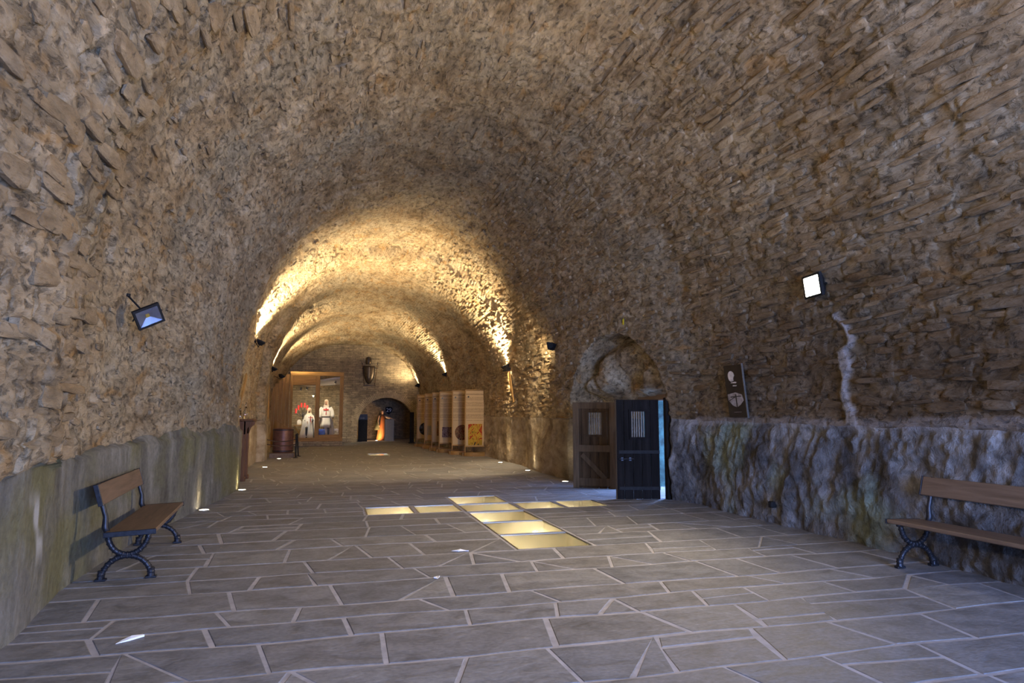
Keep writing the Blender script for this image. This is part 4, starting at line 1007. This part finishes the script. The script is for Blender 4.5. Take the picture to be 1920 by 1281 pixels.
tm = MB(); tm.loft([ell(0, -.02, z, rx, ry, 20) for z, rx, ry in ((.0,.27,.30),(.35,.25,.27),(.7,.21,.18),(.95,.20,.16),(1.15,.19,.14),(1.24,.09,.09))]); tm.build('surcoat', LINEN, t, True)
red_cross(t, .06, -.21, 1.02, .22, .28)
for s_ in (-1, 1): hand(t, (s_*.10, -.24, .88), .9)

# robed figure in the chamber
t = empty('robed_mannequin', (2.84, 40.4, 0), math.radians(10), 'mannequin in orange robe and olive cloak behind the arch, arm outstretched', 'mannequin')
J = [(0,0,.95),(0,0,1.18),(0,0,1.42),(0,0,1.54),(-.19,0,1.43),(-.26,-.05,1.17),(-.24,-.18,.98),(.19,0,1.43),(.40,-.10,1.36),(.62,-.20,1.26),(-.10,0,.85),(-.11,-.01,.48),(-.12,.02,.08),(-.12,-.10,.03),(.10,0,.85),(.11,-.01,.48),(.12,.02,.08),(.12,-.10,.03)]
body('body', t, J, Ed, [.13,.12,.13,.05,.07,.05,.038,.07,.048,.036,.08,.06,.045,.035,.08,.06,.045,.035], SKIN)
head(t, (0, -.02, 1.68), 1.05, simple('brown_hood', (.20,.11,.05), .9))
tm = MB(); tm.loft([ell(0, 0, z, rx, ry, 30, wv, 0, 7) for z, rx, ry, wv in ((.02,.32,.26,.09),(.4,.27,.22,.07),(.8,.23,.18,.04),(1.05,.19,.15,.02),(1.30,.21,.15,0),(1.46,.14,.10,0),(1.52,.07,.07,0))]); tm.build('robe', ORANGE, t, True)
cp = MB(); rg = []
for z, r, y in ((.62,.42,.10),(.9,.38,.08),(1.2,.31,.05),(1.44,.22,.03),(1.52,.11,.02)):
    rg.append([(r*math.cos(a)*(1+.04*math.sin(9*a)), y+r*.7*math.sin(a), z) for a in np.linspace(-.2, 1.5*PI-.5, 26)])
cp.loft(rg, close=False); co = cp.build('cloak', GREEN, t, True); co.modifiers.new('s', 'SOLIDIFY').thickness = .015
sl = MB(); sl.tube([(.16, 0, 1.43), (.30, -.06, 1.38), (.42, -.11, 1.33)], [.08,.075,.08], 12); sl.build('sleeve', simple('cream_sleeve', (.42,.32,.22), .9), t, True)
hh = MB(); hh.tube([(.58,-.18,1.27),(.66,-.22,1.235),(.70,-.24,1.22)], [.032,.036,.03], 8)
for k in range(4): hh.tube([(.69,-.27+.02*k,1.22),(.74,-.29+.02*k,1.20),(.77,-.30+.02*k,1.18)], .009, 6)
hh.tube([(.66,-.255,1.24),(.70,-.285,1.235),(.72,-.29,1.225)], .010, 6); hh.build('hand', SKIN, t, True)
hand(t, (-.24, -.19, .97), 1)
t = empty('plinth', (3.20, 39.75, 0), 0, 'grey rectangular plinth beside the robed figure', 'plinth')
MB().box((0, 0, .66), (.52, .40, 1.22), bev=.008).build('body', GREY, t); MB().box((0, 0, .03), (.58, .46, .06), bev=.008).build('foot', GREY, t)
t = empty('lectern', (1.66, 39.3, 0), 0, 'black information lectern at the left of the arched doorway', 'lectern')
MB().box((0, 0, .62), (.50, .34, 1.24), bev=.01).build('body', BLACK, t)
MB().prism([(-.25, 1.24), (.25, 1.24), (.25, 1.56), (-.16, 1.56)], -.10, -.06).build('sloped_board', simple('blue_black_board', (.035,.045,.075), .5), t)
for k in range(5): MB().box((-.14+.05*k, -.105, 1.33), (.02, .006, .07-.015*(k % 3))).build('lettering', GREYP, t)
# number sign
t = empty('number_sign', (3.42, 43.1, 1.80), 0, 'black shield sign with white number 29 in the chamber', 'sign')
MB().prism([(-.22,.18),(0,.24),(.22,.18),(.22,-.02),(.12,-.18),(0,-.26),(-.12,-.18),(-.22,-.02)], -.03, 0).build('board', BLACK, t)
cu = bpy.data.curves.new('numerals', 'FONT'); cu.body = '29'; cu.size = .34; cu.align_x = 'CENTER'; cu.align_y = 'CENTER'; cu.extrude = .004
tmp = bpy.data.objects.new('tmp', cu); COL.objects.link(tmp); bpy.context.view_layer.update()
me = bpy.data.meshes.new_from_object(tmp.evaluated_get(bpy.context.evaluated_depsgraph_get())); bpy.data.objects.remove(tmp)
me.materials.clear(); me.materials.append(PAPER); o = bpy.data.objects.new('numerals', me); COL.objects.link(o); o.parent = t; o.location = (0, -.036, 0); o.rotation_euler = (PI/2, 0, 0)

# ------------------------------------------------------------------ arms on the end wall
t = empty('wall_shield', (1.88, 38.16, 3.25), 0, 'dark curved shield hung on the far end wall', 'shield')
sh = MB(); rg = []
for z, w in ((0,.02),(.10,.14),(.30,.235),(.60,.30),(.90,.325),(1.02,.32)):
    rg.append([(w*f, -.14*(1-f*f)*min(1, w/.25)-.02, z) for f in np.linspace(-1, 1, 13)])
sh.loft(rg, close=False); so = sh.build('plate', SHIELDM, t, True); so.modifiers.new('s', 'SOLIDIFY').thickness = .02
MB().tube([(0,-.06,.06),(0,-.165,.4),(0,-.18,.95)], .014, 8).build('rib', STEEL, t)
rm = MB(); rm.tube([(w*s_, -.02, z) for s_, seq in ((-1, ((1.02,.32),(.9,.325),(.6,.30),(.3,.235),(.1,.14),(0,.02))),) for z, w in seq] + [(w, -.02, z) for z, w in ((.1,.14),(.3,.235),(.6,.30),(.9,.325),(1.02,.32))], .014, 6); rm.build('rim', IRON, t)
t = empty('wall_helmet', (1.84, 38.1, 4.36), 0, 'dark great helm mounted above the shield', 'helmet')
MB().lathe([(.155,0),(.165,.12),(.165,.30),(.13,.39),(.05,.42),(.002,.425)], 20).build('bowl', SHIELDM, t, True)
MB().box((0, -.16, .2), (.02, .03, .36)).build('nose_bar', IRON, t); MB().box((0, -.16, .24), (.24, .03, .02)).build('eye_slit', BLACK, t)
for s_, lab in ((-1, 'wooden spear slanting left of the shield'), (1, 'wooden spear slanting right of the shield')):
    t = empty('wall_spear', (1.92+s_*.28, 38.16, 3.15), 0, lab, 'spear', 'spears flanking the shield')
    MB().tube([(0,0,0),(s_*.14,0,1.18)], .016, 8).build('shaft', DKWOOD, t)
    d = Vector((s_*.14,0,1.18)).normalized(); p = Vector((s_*.14,0,1.18)); MB().tube([p, p+d*.06, p+d*.2], [.014,.03,.003], 8).build('tip', IRON, t)
    for f in (.08, .8): MB().tube([p*f, p*f+d*.05], .026, 8).build('binding', IRON, t)
sb = MB().box((0, 0, 0), (.70, .06, .03), bev=.004).build('display_rail', IRON); sb.location = (1.92, 38.2, 3.17); tag(sb, 'thin iron rail under the shield on the end wall', 'rail')

# ------------------------------------------------------------------ display case
VX0, VX1, VY = -2.07, .46, 34.0
t = empty('display_case', (0, VY, 0), 0, 'tall wooden display case with glass front in the far left corner', 'display case')
def vb(n, x0, x1, z0, z1, mat, d=.10, y=0): return MB().box(((x0+x1)/2, y, (z0+z1)/2), (x1-x0, d, z1-z0), bev=.008).build(n, mat, t)
vb('post', VX0, VX0+.13, .26, 3.62, OAK); vb('post', -.87, -.67, .26, 3.62, OAK); vb('post', .28, VX1, .26, 3.62, OAK)
vb('top_rail', VX0, VX1, 3.44, 3.64, OAKX, .12, -.01); vb('rail', VX0+.13, -.87, 2.98, 3.14, OAKX); vb('infill_panel', VX0+.13, -.87, 3.14, 3.44, OAKX, .05, .02)
vb('sill', VX0, VX1, .25, .42, OAKX, .14, -.02); vb('rail', -.67, .28, .42, .56, OAKX)
vb('glass', VX0+.13, -.87, .42, 2.98, CLEAR, .012); vb('glass', -.67, .28, .56, 3.44, CLEAR, .012)
MB().box(((VX0+VX1)/2, .35, .125), (VX1-VX0+.02, 1.0, .25), bev=.02).build('stone_plinth', ENDW, t)
MB().box(((VX0+VX1)/2, 2.1, .30), (VX1-VX0-.1, 4.1, .06)).build('floor_board', OAKX, t)
vb('rear_post', .30, .42, .26, 3.62, OAK, .10, 1.9)
MB().box((.40, 2.1, 3.54), (.08, 4.1, .16)).build('side_rail', OAK, t); MB().box((.40, 2.1, .34), (.08, 4.1, .16)).build('side_sill', OAK, t)
# cloth canopy inside
cm = MB(); rg = []
for u in np.linspace(0, 1, 12):
    rg.append([(-2.1+2.45*v, .1+2.6*u, 3.40-.22*math.sin(PI*v)*(.5+.5*u)-.25*math.sin(PI*u)+.03*math.sin(9*v+4*u)) for v in np.linspace(0, 1, 18)])
cm.loft(rg, close=False); co = cm.build('canopy_cloth', LINEN, t, True); co.modifiers.new('s', 'SOLIDIFY').thickness = .01
for (x, y, z, dx, dy) in ((-1.6, .5, 2.75, -.1, 1.5), (-1.32, .6, 2.8, .25, 1.2), (.05, .4, 3.1, -.35, .9)):
    sp = MB(); sp.lathe([(.05, 0), (.05, .12), (.03, .15)], 14); so = sp.build('spotlight', STEEL, t); so.location = (x, y, z); so.rotation_euler = (.5, .2, 0)
    MB().lathe([(.045, -.004), (.001, -.002)], 14, cap=False).build('lens', LIT, so)
    l = bpy.data.lights.new('case_lamp', 'SPOT'); l.energy = 105; l.color = (1, .86, .62); l.spot_size = math.radians(110); l.spot_blend = .8; l.shadow_soft_size = .04
    o = bpy.data.objects.new('case_lamp', l); COL.objects.link(o); o.parent = t; o.location = (x, y, z-.06); aim(o, (dx, dy, -1))
# candelabrum, table, crate with blue cloth
t = empty('candelabrum', (-1.52, 35.9, .33), 0, 'black iron candelabrum with red candles behind the kneeling figure', 'candelabrum')
m_ = MB(); m_.tube([(0,0,.03),(0,0,1.45)], .02, 8)
pos = [(-.34, 1.28), (-.22, 1.46), (-.08, 1.58), (.08, 1.58), (.22, 1.46), (.34, 1.28)]
for x, z in pos: m_.tube([(0,0,1.1),(x*.7,0,1.12+.3*(z-1.1)),(x,0,z)], .011, 6)
for a in (0, 2.1, 4.2): m_.tube([(0,0,.14),(.22*math.cos(a),.22*math.sin(a),.02)], .014, 6)
m_.build('stand', IRON, t)
for x, z in pos: MB().lathe([(.048,0),(.048,.22),(.02,.225),(.004,.25)], 12, (x, 0, z)).build('candle', RED, t)
t = empty('side_table', (-1.68, 35.5, .33), 0, 'small folding wooden table behind the kneeling figure', 'table')
MB().box((0, 0, .66), (.50, .40, .035), bev=.008).build('top', OAKX, t)
for s_ in (-1, 1): MB().tube([(-.2, s_*.15, .64), (.2, s_*.15, .0)], .016, 6).build('leg', OAK, t); MB().tube([(.2, s_*.15, .64), (-.2, s_*.15, .0)], .016, 6).build('leg', OAK, t)
hl = MB(); hl.lathe([(.10,0),(.115,.08),(.11,.18),(.08,.25),(.03,.28),(.003,.285)], 18); ho = hl.build('white_helmet', LINEN, None, True); ho.location = (-1.66, 35.45, 1.008); tag(ho, 'white rounded helmet on the small table', 'helmet')
t = empty('stool', (-.62, 34.75, .33), 0, 'low stool draped with blue cloth beside the standing knight', 'stool')
MB().box((0, 0, .44), (.36, .34, .05), bev=.01).build('seat', OAKX, t)
for sx in (-1, 1):
    for sy in (-1, 1): MB().tube([(sx*.14, sy*.13, .42), (sx*.16, sy*.15, 0)], .018, 6).build('leg', OAK, t)
cl = MB(); cl.loft([[(.04+.17*math.cos(a)*(1+f*.3)*(1+.08*math.sin(6*a)), .0+.19*math.sin(a)*(1+f*.25), .49-.40*f) for a in np.linspace(0, 2*PI, 24, endpoint=False)] for f in (0, .3, .7, 1)], cap=False); co = cl.build('cloth', BLUE, t, True); co.modifiers.new('s', 'SOLIDIFY').thickness = .01
cr = MB(); cr.lathe([(.13,0),(.135,.06),(.12,.065),(.12,.0)], 18, cap=False)
for k in range(6): a = k*PI/3; cr.tube([(.128*math.cos(a), .128*math.sin(a), .05), (.14*math.cos(a), .14*math.sin(a), .14)], [.02, .004], 6)
co = cr.build('crown', GOLD); co.location = (-.60, 34.75, .825); tag(co, 'small gilded crown on the draped stool', 'crown')

# plank screen left of the case and low sloped plank railing
t = empty('plank_screen', (0, 34.05, 0), 0, 'vertical plank screen closing the gap left of the display case', 'screen')
for k in range(5):
    x = VX0-.02-.17*(k+.5); hgt = [3.5, 3.35, 3.2, 3.05, 2.9, 2.7][k]
    MB().box((x, .0, hgt/2), (.16, .035, hgt), bev=.005).build('plank', OAK, t)
t = empty('plank_railing', (0, 32.2, 0), 0, 'low wooden plank railing with sloping rail beyond the barrel', 'railing')
for k in range(5):
    x = -2.42+.15*k; h_ = 1.20-.11*k; MB().box((x, 0, h_/2+.01), (.13, .03, h_), bev=.004).build('plank', OAK, t)
MB().box((-2.12, -.02, 1.02), (.84, .07, .05), (0, math.radians(36), 0), bev=.006).build('handrail', OAKX, t)
